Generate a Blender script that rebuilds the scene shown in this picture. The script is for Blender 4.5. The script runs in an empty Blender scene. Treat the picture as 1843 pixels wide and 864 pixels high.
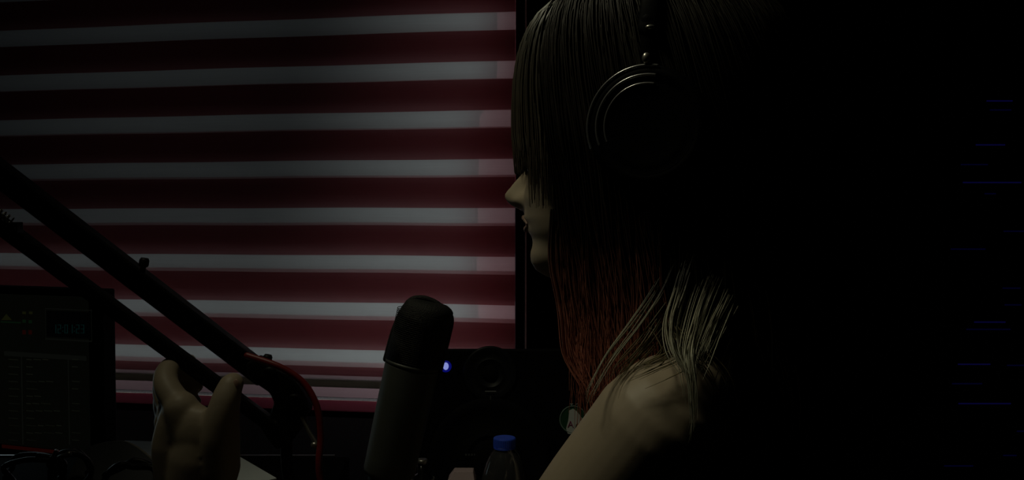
import bpy, bmesh, math, random
from mathutils import Vector, Matrix, noise

random.seed(7)
C = bpy.context.scene.collection
PI = math.pi

# ------------------------------------------------------------------ camera
FPX = 1596.0
CAM = Vector((0.0, 0.0, 1.25))
PITCH = math.radians(-1.69)
cam_d = bpy.data.cameras.new('camera')
cam_d.sensor_width = 36.0
cam_d.lens = 36.0 * FPX / 1843.0
cam_d.clip_start = 0.02
cam = bpy.data.objects.new('camera', cam_d)
C.objects.link(cam)
cam.location = CAM
cam.rotation_euler = (PI / 2 + PITCH, 0, 0)
bpy.context.scene.camera = cam
FWD = Vector((0, math.cos(PITCH), math.sin(PITCH)))
UPV = Vector((0, -math.sin(PITCH), math.cos(PITCH)))


def P(px, py, D):
    """point of the room seen at picture position px, py, D metres ahead"""
    return CAM + FWD * D + Vector(((px - 921.5) / FPX * D, 0, 0)) + UPV * ((432 - py) / FPX * D)


# room frame: u runs right along the window wall, n points out through it
TH = math.radians(9.5)
U = Vector((math.cos(TH), -math.sin(TH), 0))
N = Vector((math.sin(TH), math.cos(TH), 0))
O = Vector((-0.0988, 2.22, 0))


def W(u, n, z):
    return O + U * u + N * n + Vector((0, 0, z))


# ------------------------------------------------------------------ world, light, exposure
wd = bpy.data.worlds.new('world')
bpy.context.scene.world = wd
wd.use_nodes = True
wd.node_tree.nodes['Background'].inputs[0].default_value = (0.75, 0.85, 0.9, 1)
wd.node_tree.nodes['Background'].inputs[1].default_value = 0.012
vs = bpy.context.scene.view_settings
vs.view_transform = 'Standard'
vs.look = 'None'
vs.exposure = 0.0
vs.gamma = 1.0
vs.use_curve_mapping = False
bpy.context.scene.cycles.use_adaptive_sampling = False
bpy.context.scene.cycles.sample_clamp_indirect = 0.0


def area(name, loc, target, sx, sy, power, col, up=None):
    l = bpy.data.lights.new(name, 'AREA')
    l.shape = 'RECTANGLE'
    l.size = sx
    l.size_y = sy
    l.energy = power
    l.color = col
    o = bpy.data.objects.new(name, l)
    C.objects.link(o)
    o.location = loc
    z = (loc - target).normalized()
    x = (up if up is not None else Vector((1, 0, 0)))
    x = (x - z * x.dot(z)).normalized()
    y = z.cross(x)
    o.matrix_world = Matrix.Translation(loc) @ Matrix((x, y, z)).transposed().to_4x4()
    return o


# daylight low outside the window, brighter towards the lower right
sky_c = W(-0.951, 0.250, 0.709)
area('daylight_outside', sky_c, sky_c - N, 2.515, 0.74, 4.6, (1.0, 0.985, 0.95), up=U)
sky_c = W(0.140, 0.322, 1.49)
area('daylight_outside_right', sky_c, sky_c - N, 2.17, 0.651, 4.6, (1.0, 0.985, 0.95), up=U * 0.289 + Vector((0, 0, 0.957)))
sky_c = W(-0.72, 0.65, 1.40)
area('daylight_outside_high', sky_c, sky_c - N, 0.9, 0.8, 0.42, (1.0, 0.985, 0.95), up=U)
# dim ceiling lamp on the camera side, up to the left
lamp_c = Vector((-0.50, 0.70, 2.36))
lamp = area('ceiling_lamp_light', lamp_c, Vector((0.25, 0.73, 1.16)), 0.26, 0.26, 0.60, (1.0, 0.96, 0.68))
lamp.data.spread = math.radians(67)


# ------------------------------------------------------------------ materials
def mat(name, col, rough=0.5, metal=0.0, spec=0.5, noise_s=0.0, noise_a=0.15, bump=0.0, coat=0.0, sheen=0.0):
    m = bpy.data.materials.new(name)
    m.use_nodes = True
    nt = m.node_tree
    b = nt.nodes['Principled BSDF']
    b.inputs['Base Color'].default_value = (*col, 1)
    b.inputs['Roughness'].default_value = rough
    b.inputs['Metallic'].default_value = metal
    b.inputs['Specular IOR Level'].default_value = spec
    b.inputs['Coat Weight'].default_value = coat
    b.inputs['Sheen Weight'].default_value = sheen
    if noise_s:
        tc = nt.nodes.new('ShaderNodeTexCoord')
        nz = nt.nodes.new('ShaderNodeTexNoise')
        nz.inputs['Scale'].default_value = noise_s
        nz.inputs['Detail'].default_value = 4
        nt.links.new(tc.outputs['Object'], nz.inputs['Vector'])
        mx = nt.nodes.new('ShaderNodeMix')
        mx.data_type = 'RGBA'
        mx.inputs[6].default_value = (*[c * (1 - noise_a) for c in col], 1)
        mx.inputs[7].default_value = (*[min(1, c * (1 + noise_a)) for c in col], 1)
        nt.links.new(nz.outputs['Fac'], mx.inputs[0])
        nt.links.new(mx.outputs[2], b.inputs['Base Color'])
        if bump:
            bp = nt.nodes.new('ShaderNodeBump')
            bp.inputs['Strength'].default_value = bump
            bp.inputs['Distance'].default_value = 0.002
            nt.links.new(nz.outputs['Fac'], bp.inputs['Height'])
            nt.links.new(bp.outputs['Normal'], b.inputs['Normal'])
    return m


def emis(name, col, s):
    m = bpy.data.materials.new(name)
    m.use_nodes = True
    b = m.node_tree.nodes['Principled BSDF']
    b.inputs['Base Color'].default_value = (0.01, 0.01, 0.01, 1)
    b.inputs['Emission Color'].default_value = (*col, 1)
    b.inputs['Emission Strength'].default_value = s
    return m


def sheer(name, tcol, xcol, fac, weave=900.0, dcol=None):
    """cloth: translucent + a share of open weave + a little diffuse"""
    m = bpy.data.materials.new(name)
    m.use_nodes = True
    nt = m.node_tree
    for n in list(nt.nodes):
        nt.nodes.remove(n)
    out = nt.nodes.new('ShaderNodeOutputMaterial')
    tr = nt.nodes.new('ShaderNodeBsdfTranslucent')
    df = nt.nodes.new('ShaderNodeBsdfDiffuse')
    tp = nt.nodes.new('ShaderNodeBsdfTransparent')
    tp.inputs[0].default_value = (*xcol, 1)
    df.inputs[0].default_value = (*(dcol or tcol), 1)
    tc = nt.nodes.new('ShaderNodeTexCoord')
    wv = nt.nodes.new('ShaderNodeTexNoise')
    mp = nt.nodes.new('ShaderNodeMapping')
    mp.inputs['Scale'].default_value = (1.0, 1.0, 60.0)
    wv.inputs['Scale'].default_value = 8.0
    nt.links.new(tc.outputs['Object'], mp.inputs[0])
    nt.links.new(mp.outputs[0], wv.inputs['Vector'])
    cm = nt.nodes.new('ShaderNodeMix')
    cm.data_type = 'RGBA'
    cm.inputs[6].default_value = (*[c * 0.88 for c in tcol], 1)
    cm.inputs[7].default_value = (*[min(1, c * 1.1) for c in tcol], 1)
    nt.links.new(wv.outputs['Fac'], cm.inputs[0])
    nt.links.new(cm.outputs[2], tr.inputs[0])
    m1 = nt.nodes.new('ShaderNodeMixShader')
    m1.inputs[0].default_value = 0.35
    nt.links.new(tr.outputs[0], m1.inputs[1])
    nt.links.new(df.outputs[0], m1.inputs[2])
    m2 = nt.nodes.new('ShaderNodeMixShader')
    m2.inputs[0].default_value = fac
    nt.links.new(m1.outputs[0], m2.inputs[1])
    nt.links.new(tp.outputs[0], m2.inputs[2])
    nt.links.new(m2.outputs[0], out.inputs[0])
    return m


M = {
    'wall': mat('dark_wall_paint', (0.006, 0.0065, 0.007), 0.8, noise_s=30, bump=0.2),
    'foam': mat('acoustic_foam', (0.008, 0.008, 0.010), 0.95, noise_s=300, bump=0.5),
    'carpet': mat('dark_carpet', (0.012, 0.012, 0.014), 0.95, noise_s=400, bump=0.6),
    'ceil': mat('ceiling_paint', (0.03, 0.03, 0.03), 0.9, noise_s=60),
    'red_band': sheer('red_blind_band', (0.33, 0.145, 0.155), (0.33, 0.15, 0.16), 0.28, dcol=(0.10, 0.02, 0.025)),
    'white_band': sheer('sheer_blind_band', (0.74, 0.76, 0.75), (0.95, 0.96, 0.96), 0.58),
    'pink_tint': sheer('pink_tint_sheer', (0.75, 0.34, 0.38), (0.90, 0.56, 0.60), 0.50),
    'edge_glow': sheer('lit_edge_sheer', (0.30, 0.42, 0.45), (0.25, 0.34, 0.36), 0.45),
    'sill_top_lit': sheer('sill_top_lit', (0.34, 0.215, 0.235), (0.38, 0.26, 0.28), 0.22),
    'rail_translucent': sheer('rail_translucent', (0.42, 0.45, 0.37), (0.42, 0.45, 0.37), 0.30),
    'sill_highlight': sheer('sill_edge_light', (0.85, 0.72, 0.74), (0.9, 0.8, 0.82), 0.75),
    'sill_front_red': sheer('sill_front_red', (0.16, 0.030, 0.045), (0.16, 0.03, 0.04), 0.2),
    'rail_olive': mat('rail_olive', (0.60, 0.62, 0.50), 0.5),
    'frame_red': mat('frame_red', (0.30, 0.02, 0.035), 0.35, noise_s=20),
    'sill_pink': mat('sill_pink', (0.80, 0.36, 0.44), 0.35, noise_s=15),
    'sill_edge': mat('sill_edge', (0.85, 0.72, 0.75), 0.2),
    'frame_black': mat('frame_black', (0.008, 0.009, 0.010), 0.35),
    'frame_edge': mat('frame_edge', (0.25, 0.36, 0.40), 0.3, metal=0.4),
    'desk': mat('black_desk', (0.006, 0.006, 0.007), 0.85, spec=0.05, noise_s=20),
    'metal_black': mat('black_powder_coat', (0.006, 0.006, 0.006), 0.5, spec=0.2, noise_s=120, noise_a=0.3),
    'plastic_black': mat('black_plastic', (0.004, 0.004, 0.005), 0.5, spec=0.15),
    'plastic_gloss': mat('black_gloss', (0.004, 0.004, 0.005), 0.14, spec=0.7),
    'cup_black': mat('cup_black', (0.0016, 0.0016, 0.0018), 0.6, spec=0.04),
    'cone': mat('speaker_cone', (0.005, 0.005, 0.006), 0.8, spec=0.15),
    'highlight_metal': mat('highlight_metal', (0.34, 0.34, 0.34), 0.26, metal=0.8, spec=1.0),
    'guide': mat('waveguide_satin', (0.010, 0.012, 0.015), 0.45, spec=0.3),
    'chrome': mat('chrome', (0.7, 0.7, 0.7), 0.2, metal=1.0),
    'dull_metal': mat('dull_metal', (0.45, 0.44, 0.40), 0.35, metal=0.9),
    'mic_grey': mat('microphone_grey', (0.075, 0.080, 0.070), 0.5, metal=0.2, noise_s=60),
    'mic_grille': mat('microphone_grille', (0.018, 0.018, 0.016), 0.6, metal=0.4, noise_s=900, noise_a=0.6, bump=0.6),
    'cable_red': mat('red_cable', (0.20, 0.012, 0.012), 0.45),
    'cable_black': mat('black_cable', (0.012, 0.012, 0.013), 0.4),
    'paper': mat('paper_white', (0.84, 0.90, 0.92), 0.8, noise_s=40, noise_a=0.05),
    'paper_shaded': mat('paper_shaded', (0.085, 0.088, 0.095), 0.75, noise_s=25, noise_a=0.2),
    'paper_edge': mat('paper_edge', (0.32, 0.30, 0.28), 0.7),
    'card_pink': mat('card_pink', (0.50, 0.38, 0.40), 0.7),
    'card_white': mat('card_white', (0.50, 0.50, 0.50), 0.7),
    'cap_blue': mat('cap_blue', (0.05, 0.13, 0.95), 0.35, noise_s=50, noise_a=0.1),
    'skin': mat('skin', (0.40, 0.325, 0.235), 0.5, spec=0.35, noise_s=45, noise_a=0.06, bump=0.1),
    'lips': mat('lips', (0.24, 0.15, 0.11), 0.4),
    'nail': mat('nail', (0.42, 0.27, 0.20), 0.25),
    'eye_white': mat('eye_white', (0.55, 0.52, 0.48), 0.2),
    'iris': mat('iris', (0.05, 0.03, 0.02), 0.15),
    'top_black': mat('black_knit', (0.008, 0.008, 0.009), 0.9, noise_s=500, bump=0.3),
    'trousers': mat('dark_denim', (0.010, 0.011, 0.016), 0.9, noise_s=500, bump=0.3),
    'led_blue': emis('led_blue', (0.36, 0.42, 1.0), 0.6),
    'led_halo': emis('led_bloom', (0.02, 0.03, 1.0), 0.10),
    'bar_blue': emis('indicator_blue', (0.07, 0.05, 1.0), 0.020),
    'bar_blue_dim': emis('indicator_blue_dim', (0.05, 0.05, 1.0), 0.008),
    'screen_bg': emis('screen_background', (0.8, 0.9, 0.6), 0.0012),
    'screen_text': emis('screen_text', (0.75, 0.85, 0.55), 0.0055),
    'screen_dim': emis('screen_line', (0.8, 0.9, 0.7), 0.0030),
    'screen_teal': emis('screen_teal', (0.10, 0.75, 0.70), 0.007),
    'screen_red': emis('screen_red', (1.0, 0.10, 0.06), 0.007),
    'screen_green': emis('screen_green', (0.25, 0.9, 0.35), 0.005),
    'screen_yellow': emis('screen_yellow', (0.75, 0.85, 0.25), 0.006),
    'screen_black': emis('screen_black', (0.5, 0.6, 0.6), 0.0004),
    'sticker_white': mat('sticker_white', (0.92, 0.97, 0.95), 0.6),
    'sticker_green': mat('sticker_green', (0.02, 0.10, 0.04), 0.6),
    'sticker_ring': mat('sticker_ring', (0.34, 0.46, 0.42), 0.6),
    'sticker_pink': mat('sticker_pink', (0.36, 0.05, 0.16), 0.6),
    'label_grey': mat('print_grey', (0.12, 0.13, 0.14), 0.5),
    'logo_white': mat('print_white', (0.55, 0.56, 0.58), 0.4),
    'outside': mat('outside_ground', (0.05, 0.05, 0.045), 0.9, noise_s=3),
    'lamp_white': mat('lamp_white', (0.5, 0.5, 0.48), 0.5),
}


def hair_mat(name, stops, z0, z1, rough=0.42, spec=0.35):
    m = bpy.data.materials.new(name)
    m.use_nodes = True
    nt = m.node_tree
    b = nt.nodes['Principled BSDF']
    b.inputs['Roughness'].default_value = rough
    b.inputs['Specular IOR Level'].default_value = spec
    g = nt.nodes.new('ShaderNodeNewGeometry')
    tc = nt.nodes.new('ShaderNodeTexCoord')
    sx = nt.nodes.new('ShaderNodeSeparateXYZ')
    nt.links.new(tc.outputs['Object'], sx.inputs[0])
    mr = nt.nodes.new('ShaderNodeMapRange')
    mr.inputs[1].default_value = z0
    mr.inputs[2].default_value = z1
    nz = nt.nodes.new('ShaderNodeTexNoise')
    nz.inputs['Scale'].default_value = 90
    nt.links.new(tc.outputs['Object'], nz.inputs['Vector'])
    ad = nt.nodes.new('ShaderNodeMath')
    ad.operation = 'MULTIPLY_ADD'
    ad.inputs[1].default_value = 0.05
    nt.links.new(nz.outputs['Fac'], ad.inputs[0])
    nt.links.new(sx.outputs['Z'], ad.inputs[2])
    nt.links.new(ad.outputs[0], mr.inputs[0])
    cr = nt.nodes.new('ShaderNodeValToRGB')
    els = cr.color_ramp.elements
    els[0].position, els[0].color = stops[0][0], (*stops[0][1], 1)
    els[1].position, els[1].color = stops[-1][0], (*stops[-1][1], 1)
    for p, c in stops[1:-1]:
        e = els.new(p)
        e.color = (*c, 1)
    nt.links.new(mr.outputs[0], cr.inputs[0])
    nt.links.new(cr.outputs[0], b.inputs['Base Color'])
    return m


M['hair'] = hair_mat('hair_dark_brown', [(0.0, (0.06, 0.042, 0.02)), (0.35, (0.014, 0.009, 0.005)), (1.0, (0.024, 0.021, 0.014))], 0.95, 1.40, .5, .2)
M['hair_red'] = hair_mat('hair_auburn', [(0.0, (0.50, 0.20, 0.14)), (0.48, (0.42, 0.15, 0.10)), (0.82, (0.03, 0.014, 0.008)), (1.0, (0.016, 0.012, 0.008))], 1.02, 1.30, .5, .2)
M['hair_fringe'] = hair_mat('hair_fringe_lit', [(0.0, (0.060, 0.042, 0.028)), (1.0, (0.046, 0.042, 0.030))], 1.25, 1.45)  # light on the fringe put into a paler brown
M['hair_gold'] = hair_mat('hair_golden_brown', [(0.0, (0.26, 0.21, 0.11)), (1.0, (0.12, 0.10, 0.05))], 1.05, 1.24)
M['hair_blond'] = hair_mat('hair_blond_ends', [(0.0, (0.72, 0.72, 0.58)), (0.55, (0.50, 0.50, 0.38)), (0.82, (0.42, 0.40, 0.30)), (1.0, (0.015, 0.012, 0.008))], 1.05, 1.222)

# clear plastic and window glass
m = bpy.data.materials.new('clear_plastic')
m.use_nodes = True
nt = m.node_tree
for n_ in list(nt.nodes):
    nt.nodes.remove(n_)
out = nt.nodes.new('ShaderNodeOutputMaterial')
tp = nt.nodes.new('ShaderNodeBsdfTransparent'); tp.inputs[0].default_value = (0.80, 0.84, 0.86, 1)
gl = nt.nodes.new('ShaderNodeBsdfGlossy'); gl.inputs['Roughness'].default_value = 0.13
df = nt.nodes.new('ShaderNodeBsdfDiffuse'); df.inputs[0].default_value = (0.35, 0.36, 0.37, 1)
lw = nt.nodes.new('ShaderNodeLayerWeight'); lw.inputs[0].default_value = 0.58
mx = nt.nodes.new('ShaderNodeMixShader'); mx2 = nt.nodes.new('ShaderNodeMixShader')
mx2.inputs[0].default_value = 0.13
nt.links.new(tp.outputs[0], mx2.inputs[1]); nt.links.new(df.outputs[0], mx2.inputs[2])
nt.links.new(lw.outputs['Fresnel'], mx.inputs[0])
nt.links.new(mx2.outputs[0], mx.inputs[1]); nt.links.new(gl.outputs[0], mx.inputs[2])
nt.links.new(mx.outputs[0], out.inputs[0])
M['clear'] = m
m = m.copy(); m.name = 'window_glass'
m.node_tree.nodes['Mix Shader.001'].inputs[0].default_value = 0.02
m.node_tree.nodes['Layer Weight'].inputs[0].default_value = 0.30
M['glass'] = m


# ------------------------------------------------------------------ mesh helpers
def obj(name, bm, material, parent=None, smooth=False, bevel=0.0):
    me = bpy.data.meshes.new(name)
    bmesh.ops.recalc_face_normals(bm, faces=bm.faces)
    bm.to_mesh(me)
    bm.free()
    ms = material if isinstance(material, list) else [material]
    for k in ms:
        me.materials.append(k)
    if smooth:
        for p in me.polygons:
            p.use_smooth = True
    o = bpy.data.objects.new(name, me)
    C.objects.link(o)
    if parent:
        o.parent = parent
        o.matrix_parent_inverse = parent.matrix_world.inverted()
    if bevel:
        b = o.modifiers.new('bevel', 'BEVEL')
        b.width = bevel
        b.segments = 3
        b.limit_method = 'ANGLE'
    return o


def thing(name, label, cat, loc, group=None):
    o = bpy.data.objects.new(name, None)
    C.objects.link(o)
    o.empty_display_size = 0.05
    o.location = loc
    o.matrix_world = Matrix.Translation(loc)
    o['label'] = label
    o['category'] = cat
    if group:
        o['group'] = group
    return o


def tag(o, label, cat, group=None):
    o['label'] = label
    o['category'] = cat
    if group:
        o['group'] = group
    return o


def struct(name, bm, m, parent=None, smooth=False, bevel=0):
    o = obj(name, bm, m, parent, smooth, bevel)
    if parent is None:
        o['kind'] = 'structure'
    return o


def NB():
    return bmesh.new()


def box(bm, o, ax, ay, az, lo, hi, mi=0):
    """box in the frame o + x*ax + y*ay + z*az"""
    v = []
    for k in (0, 1):
        for (i, j) in ((0, 0), (1, 0), (1, 1), (0, 1)):
            x = (lo[0], hi[0])[i]; y = (lo[1], hi[1])[j]; z = (lo[2], hi[2])[k]
            v.append(bm.verts.new(o + ax * x + ay * y + az * z))
    for f in ((0, 3, 2, 1), (4, 5, 6, 7), (0, 1, 5, 4), (1, 2, 6, 5), (2, 3, 7, 6), (3, 0, 4, 7)):
        fc = bm.faces.new([v[i] for i in f])
        fc.material_index = mi


ZV = Vector((0, 0, 1)); XV = Vector((1, 0, 0)); YV = Vector((0, 1, 0))
Z0 = Vector((0, 0, 0))


def wbox(bm, u0, u1, n0, n1, z0, z1, mi=0):
    box(bm, O, U, N, ZV, (u0, n0, z0), (u1, n1, z1), mi)


def spline(pts, per=8):
    pts = [Vector(p) for p in pts]
    out = []
    n = len(pts)
    for i in range(n - 1):
        p0 = pts[max(i - 1, 0)]; p1 = pts[i]; p2 = pts[i + 1]; p3 = pts[min(i + 2, n - 1)]
        for k in range(per):
            t = k / per
            out.append(0.5 * ((2 * p1) + (p2 - p0) * t + (2 * p0 - 5 * p1 + 4 * p2 - p3) * t * t + (3 * p1 - p0 - 3 * p2 + p3) * t ** 3))
    out.append(pts[-1])
    return out


def lerp_list(vals, n):
    out = []
    m_ = len(vals) - 1
    for i in range(n):
        x = i / (n - 1) * m_
        k = min(int(x), m_ - 1)
        out.append(vals[k] + (vals[k + 1] - vals[k]) * (x - k))
    return out


def tube(bm, pts, rad, seg=16, flat=1.0, flat_dir=None, round_ends=True, mi=0):
    """swept closed tube; rad a number or a list; rounded ends"""
    pts = [Vector(p) for p in pts]
    n = len(pts)
    r = lerp_list(rad, n) if isinstance(rad, (list, tuple)) else [rad] * n
    if round_ends:
        d0 = (pts[0] - pts[1]).normalized(); d1 = (pts[-1] - pts[-2]).normalized()
        a = [(pts[0] + d0 * r[0] * math.sin(t), r[0] * math.cos(t)) for t in (1.45, 1.15, 0.75, 0.35)]
        b = [(pts[-1] + d1 * r[-1] * math.sin(t), r[-1] * math.cos(t)) for t in (0.35, 0.75, 1.15, 1.45)]
        pts = [q for q, _ in a] + pts + [q for q, _ in b]
        r = [q for _, q in a] + r + [q for _, q in b]
        n = len(pts)
    rings = []
    nrm = None
    for i in range(n):
        t = (pts[min(i + 1, n - 1)] - pts[max(i - 1, 0)]).normalized()
        if nrm is None:
            ref = flat_dir if flat_dir is not None else (ZV if abs(t.z) < 0.9 else XV)
            nrm = (ref - t * ref.dot(t)).normalized()
        else:
            nrm = (nrm - t * nrm.dot(t)).normalized()
        bn = t.cross(nrm)
        rings.append([bm.verts.new(pts[i] + (nrm * math.cos(2 * PI * k / seg) * flat + bn * math.sin(2 * PI * k / seg)) * r[i]) for k in range(seg)])
    for i in range(n - 1):
        for k in range(seg):
            f = bm.faces.new((rings[i][k], rings[i][(k + 1) % seg], rings[i + 1][(k + 1) % seg], rings[i + 1][k]))
            f.material_index = mi
    bm.faces.new(list(reversed(rings[0]))).material_index = mi
    bm.faces.new(rings[-1]).material_index = mi


def lathe(bm, o, axis, prof, seg=40, ref=None, flat=1.0, mi=0, close=True):
    """prof: list of (radius, height along axis)"""
    axis = axis.normalized()
    ref = ref or (XV if abs(axis.x) < 0.9 else YV)
    a = (ref - axis * ref.dot(axis)).normalized()
    b = axis.cross(a)
    rings = []
    for (r, h) in prof:
        r = max(r, 1e-5)
        rings.append([bm.verts.new(o + axis * h + (a * math.cos(2 * PI * k / seg) + b * flat * math.sin(2 * PI * k / seg)) * r) for k in range(seg)])
    for i in range(len(rings) - 1):
        for k in range(seg):
            f = bm.faces.new((rings[i][k], rings[i][(k + 1) % seg], rings[i + 1][(k + 1) % seg], rings[i + 1][k]))
            f.material_index = mi
    if close:
        bm.faces.new(list(reversed(rings[0]))).material_index = mi
        bm.faces.new(rings[-1]).material_index = mi


def ring(bm, c, axis, R, r, seg=64, rs=10, mi=0, a0=0, a1=2 * PI, ref=None):
    axis = axis.normalized()
    ref = ref or (ZV if abs(axis.z) < 0.9 else XV)
    a = (ref - axis * ref.dot(axis)).normalized()
    b = axis.cross(a)
    full = abs(a1 - a0 - 2 * PI) < 1e-6
    m_ = seg if full else seg + 1
    rg = []
    for i in range(m_):
        t = a0 + (a1 - a0) * i / seg
        d = a * math.cos(t) + b * math.sin(t)
        rg.append([bm.verts.new(c + d * (R + r * math.cos(2 * PI * k / rs)) + axis * r * math.sin(2 * PI * k / rs)) for k in range(rs)])
    for i in range(m_ if full else m_ - 1):
        j = (i + 1) % m_
        for k in range(rs):
            bm.faces.new((rg[i][k], rg[j][k], rg[j][(k + 1) % rs], rg[i][(k + 1) % rs])).material_index = mi
    if not full:
        bm.faces.new(list(reversed(rg[0]))); bm.faces.new(rg[-1])


def ball(bm, c, rx, ry=None, rz=None, seg=20, ax=XV, ay=YV, az=ZV, mi=0):
    ry = ry or rx; rz = rz or rx
    rings = []
    h = seg // 2
    for i in range(1, h):
        t = PI * i / h
        rings.append([bm.verts.new(c + ax * rx * math.sin(t) * math.cos(2 * PI * k / seg) + ay * ry * math.sin(t) * math.sin(2 * PI * k / seg) + az * rz * math.cos(t)) for k in range(seg)])
    tv = bm.verts.new(c + az * rz); bv = bm.verts.new(c - az * rz)
    for i in range(len(rings) - 1):
        for k in range(seg):
            bm.faces.new((rings[i][k], rings[i + 1][k], rings[i + 1][(k + 1) % seg], rings[i][(k + 1) % seg])).material_index = mi
    for k in range(seg):
        bm.faces.new((tv, rings[0][k], rings[0][(k + 1) % seg])).material_index = mi
        bm.faces.new((bv, rings[-1][(k + 1) % seg], rings[-1][k])).material_index = mi


def prism(bm, o, ax, ay, az, poly, h, mi=0):
    """extrude a polygon (x, y) by h along az"""
    a = [bm.verts.new(o + ax * x + ay * y) for x, y in poly]
    b = [bm.verts.new(o + ax * x + ay * y + az * h) for x, y in poly]
    n = len(poly)
    bm.faces.new(list(reversed(a))).material_index = mi
    bm.faces.new(b).material_index = mi
    for i in range(n):
        bm.faces.new((a[i], a[(i + 1) % n], b[(i + 1) % n], b[i])).material_index = mi


def text_bm(s, o, ax, ay, az, size, depth=0.0004, align='CENTER'):
    cu = bpy.data.curves.new('t', 'FONT')
    cu.body = s
    cu.size = size
    cu.extrude = depth / 2
    cu.align_x = align
    cu.align_y = 'CENTER'
    cu.resolution_u = 2
    ob = bpy.data.objects.new('t', cu)
    C.objects.link(ob)
    dg = bpy.context.evaluated_depsgraph_get()
    me = bpy.data.meshes.new_from_object(ob.evaluated_get(dg))
    bm = bmesh.new()
    bm.from_mesh(me)
    bpy.data.objects.remove(ob)
    bpy.data.curves.remove(cu)
    bpy.data.meshes.remove(me)
    for v in bm.verts:
        c = v.co.copy()
        v.co = o + ax * c.x + ay * c.y + az * c.z
    return bm


# ------------------------------------------------------------------ the room
UL, UR, NR = -1.9, 1.8, -3.6      # left wall, right wall, rear wall
OPL, OPR = -1.72, 0.1305           # window opening
SZ, TZ = 0.742, 2.08              # sill top, opening top
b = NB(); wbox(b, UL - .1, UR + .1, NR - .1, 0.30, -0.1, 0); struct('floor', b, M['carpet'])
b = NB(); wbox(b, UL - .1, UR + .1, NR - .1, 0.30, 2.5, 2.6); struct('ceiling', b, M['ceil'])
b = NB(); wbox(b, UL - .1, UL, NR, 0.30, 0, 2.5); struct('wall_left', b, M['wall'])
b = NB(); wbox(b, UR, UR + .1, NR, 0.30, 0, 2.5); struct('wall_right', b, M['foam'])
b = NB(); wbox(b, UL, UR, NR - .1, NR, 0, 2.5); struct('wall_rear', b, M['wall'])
b = NB()
wbox(b, UL, OPL, 0.04, 0.13, 0, 2.5)
wbox(b, OPR, UR, 0.04, 0.13, 0, 2.5)
wbox(b, OPL, OPR, 0.04, 0.13, 0, SZ - 0.03)
wbox(b, OPL, OPR, 0.04, 0.13, TZ, 2.5)
struct('wall_back', b, M['wall'])
b = NB(); wbox(b, -3, 3, 0.31, 1.6, -0.12, -0.02); g = struct('ground_outside', b, M['outside'])

# window: frame and panes
b = NB()
for (u0, u1, z0, z1) in ((OPL, OPL + .05, SZ, TZ), (OPR - .014, OPR, SZ, TZ), (OPL, OPR, TZ - .05, TZ), (OPL, OPR, SZ - .03, SZ + .002)):
    wbox(b, u0, u1, 0.085, 0.115, z0, z1)
win = struct('window_1', b, M['rail_olive'], bevel=0.002)
b = NB(); wbox(b, OPL + .051, OPR - .015, 0.099, 0.101, SZ + .003, TZ - .051); obj('pane', b, M['glass'], win)

# black sill board
b = NB(); wbox(b, OPL + .001, OPR - .002, 0.0405, 0.083, SZ - 0.028, SZ - .0005)
struct('trim_1', b, M['desk'], bevel=0.001)

# added backlit strip standing for the lit sill: pink top, highlight line, red front
cs = thing('sill_light_strip', 'narrow added strip standing for the lit pink sill and its bright edge under the striped blind', 'cloth', W(-0.8, 0.022, SZ))
for nm, z0, z1, mt_, lb in (('cloth', 0.7715, 0.850, 'sill_top_lit', None), ('sill_highlight', 0.7640, 0.7700, 'sill_highlight', 'added highlight line of the sill edge'), ('hem', 0.7350, 0.7638, 'sill_front_red', 'dark red sill front')):
    b = NB()
    prev = None
    for i in range(90):
        u_ = OPL + (OPR - OPL) * i / 89
        col_ = [b.verts.new(W(u_, 0.022 + 0.0010 * math.sin(u_ * 23 + k), z)) for k, z in enumerate((z0, (z0 + z1) / 2, z1))]
        if prev:
            for k in range(2):
                b.faces.new((prev[k], col_[k], col_[k + 1], prev[k + 1]))
        prev = col_
    o = obj(nm, b, M[mt_], cs, True)
    if lb:
        o['label'] = lb

# black side rail right of the blind; translucent strips stand for its lit edges
b = NB(); wbox(b, 0.1145, 0.1280, -0.030, 0.038, SZ - 0.10, 2.3)
rl = tag(obj('guide_rail', b, M['frame_black'], bevel=0.0008), 'narrow black vertical guide rail at the right side of the striped blind', 'rail')
b = NB(); wbox(b, 0.1281, 0.1304, -0.0315, 0.0, SZ - 0.05, 2.3); obj('edge_light_strip', b, M['edge_glow'], rl)
b = NB(); wbox(b, 0.1130, 0.1144, -0.0312, 0.0, SZ - 0.10, 1.29); obj('edge_light_strip', b, M['edge_glow'], rl)

# ------------------------------------------------------------------ striped blind (two layers of red and sheer bands)
BT, BB = 2.08, 0.837
PITCHB = 0.1200


def zpx(py, n):         # height of a picture row on the blind's plane below the right end
    return P(850, py, 2.22 + n * 0).z


z_top0 = zpx(29.5, 0)       # top of a sheer band
blind = thing('zebra_blind', 'wide roller blind of alternating dark red and sheer white bands over the window', 'blind', W(-0.85, -0.01, 2.16))
BL, BR = -1.80, 0.1120
b = NB(); tube(b, [W(BL + .01, -0.012, 2.155), W(BR - .004, -0.012, 2.155)], 0.03, 24, round_ends=False); obj('roller', b, M['rail_olive'], blind, smooth=True)


def sag(u, z, n):
    return W(u, n + 0.0012 * math.sin(u * 9 + z * 4), z + 0.0010 * math.sin(u * 3.1 + z * 2.0) + 0.0006 * math.sin(u * 11 + z * 9))


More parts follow.
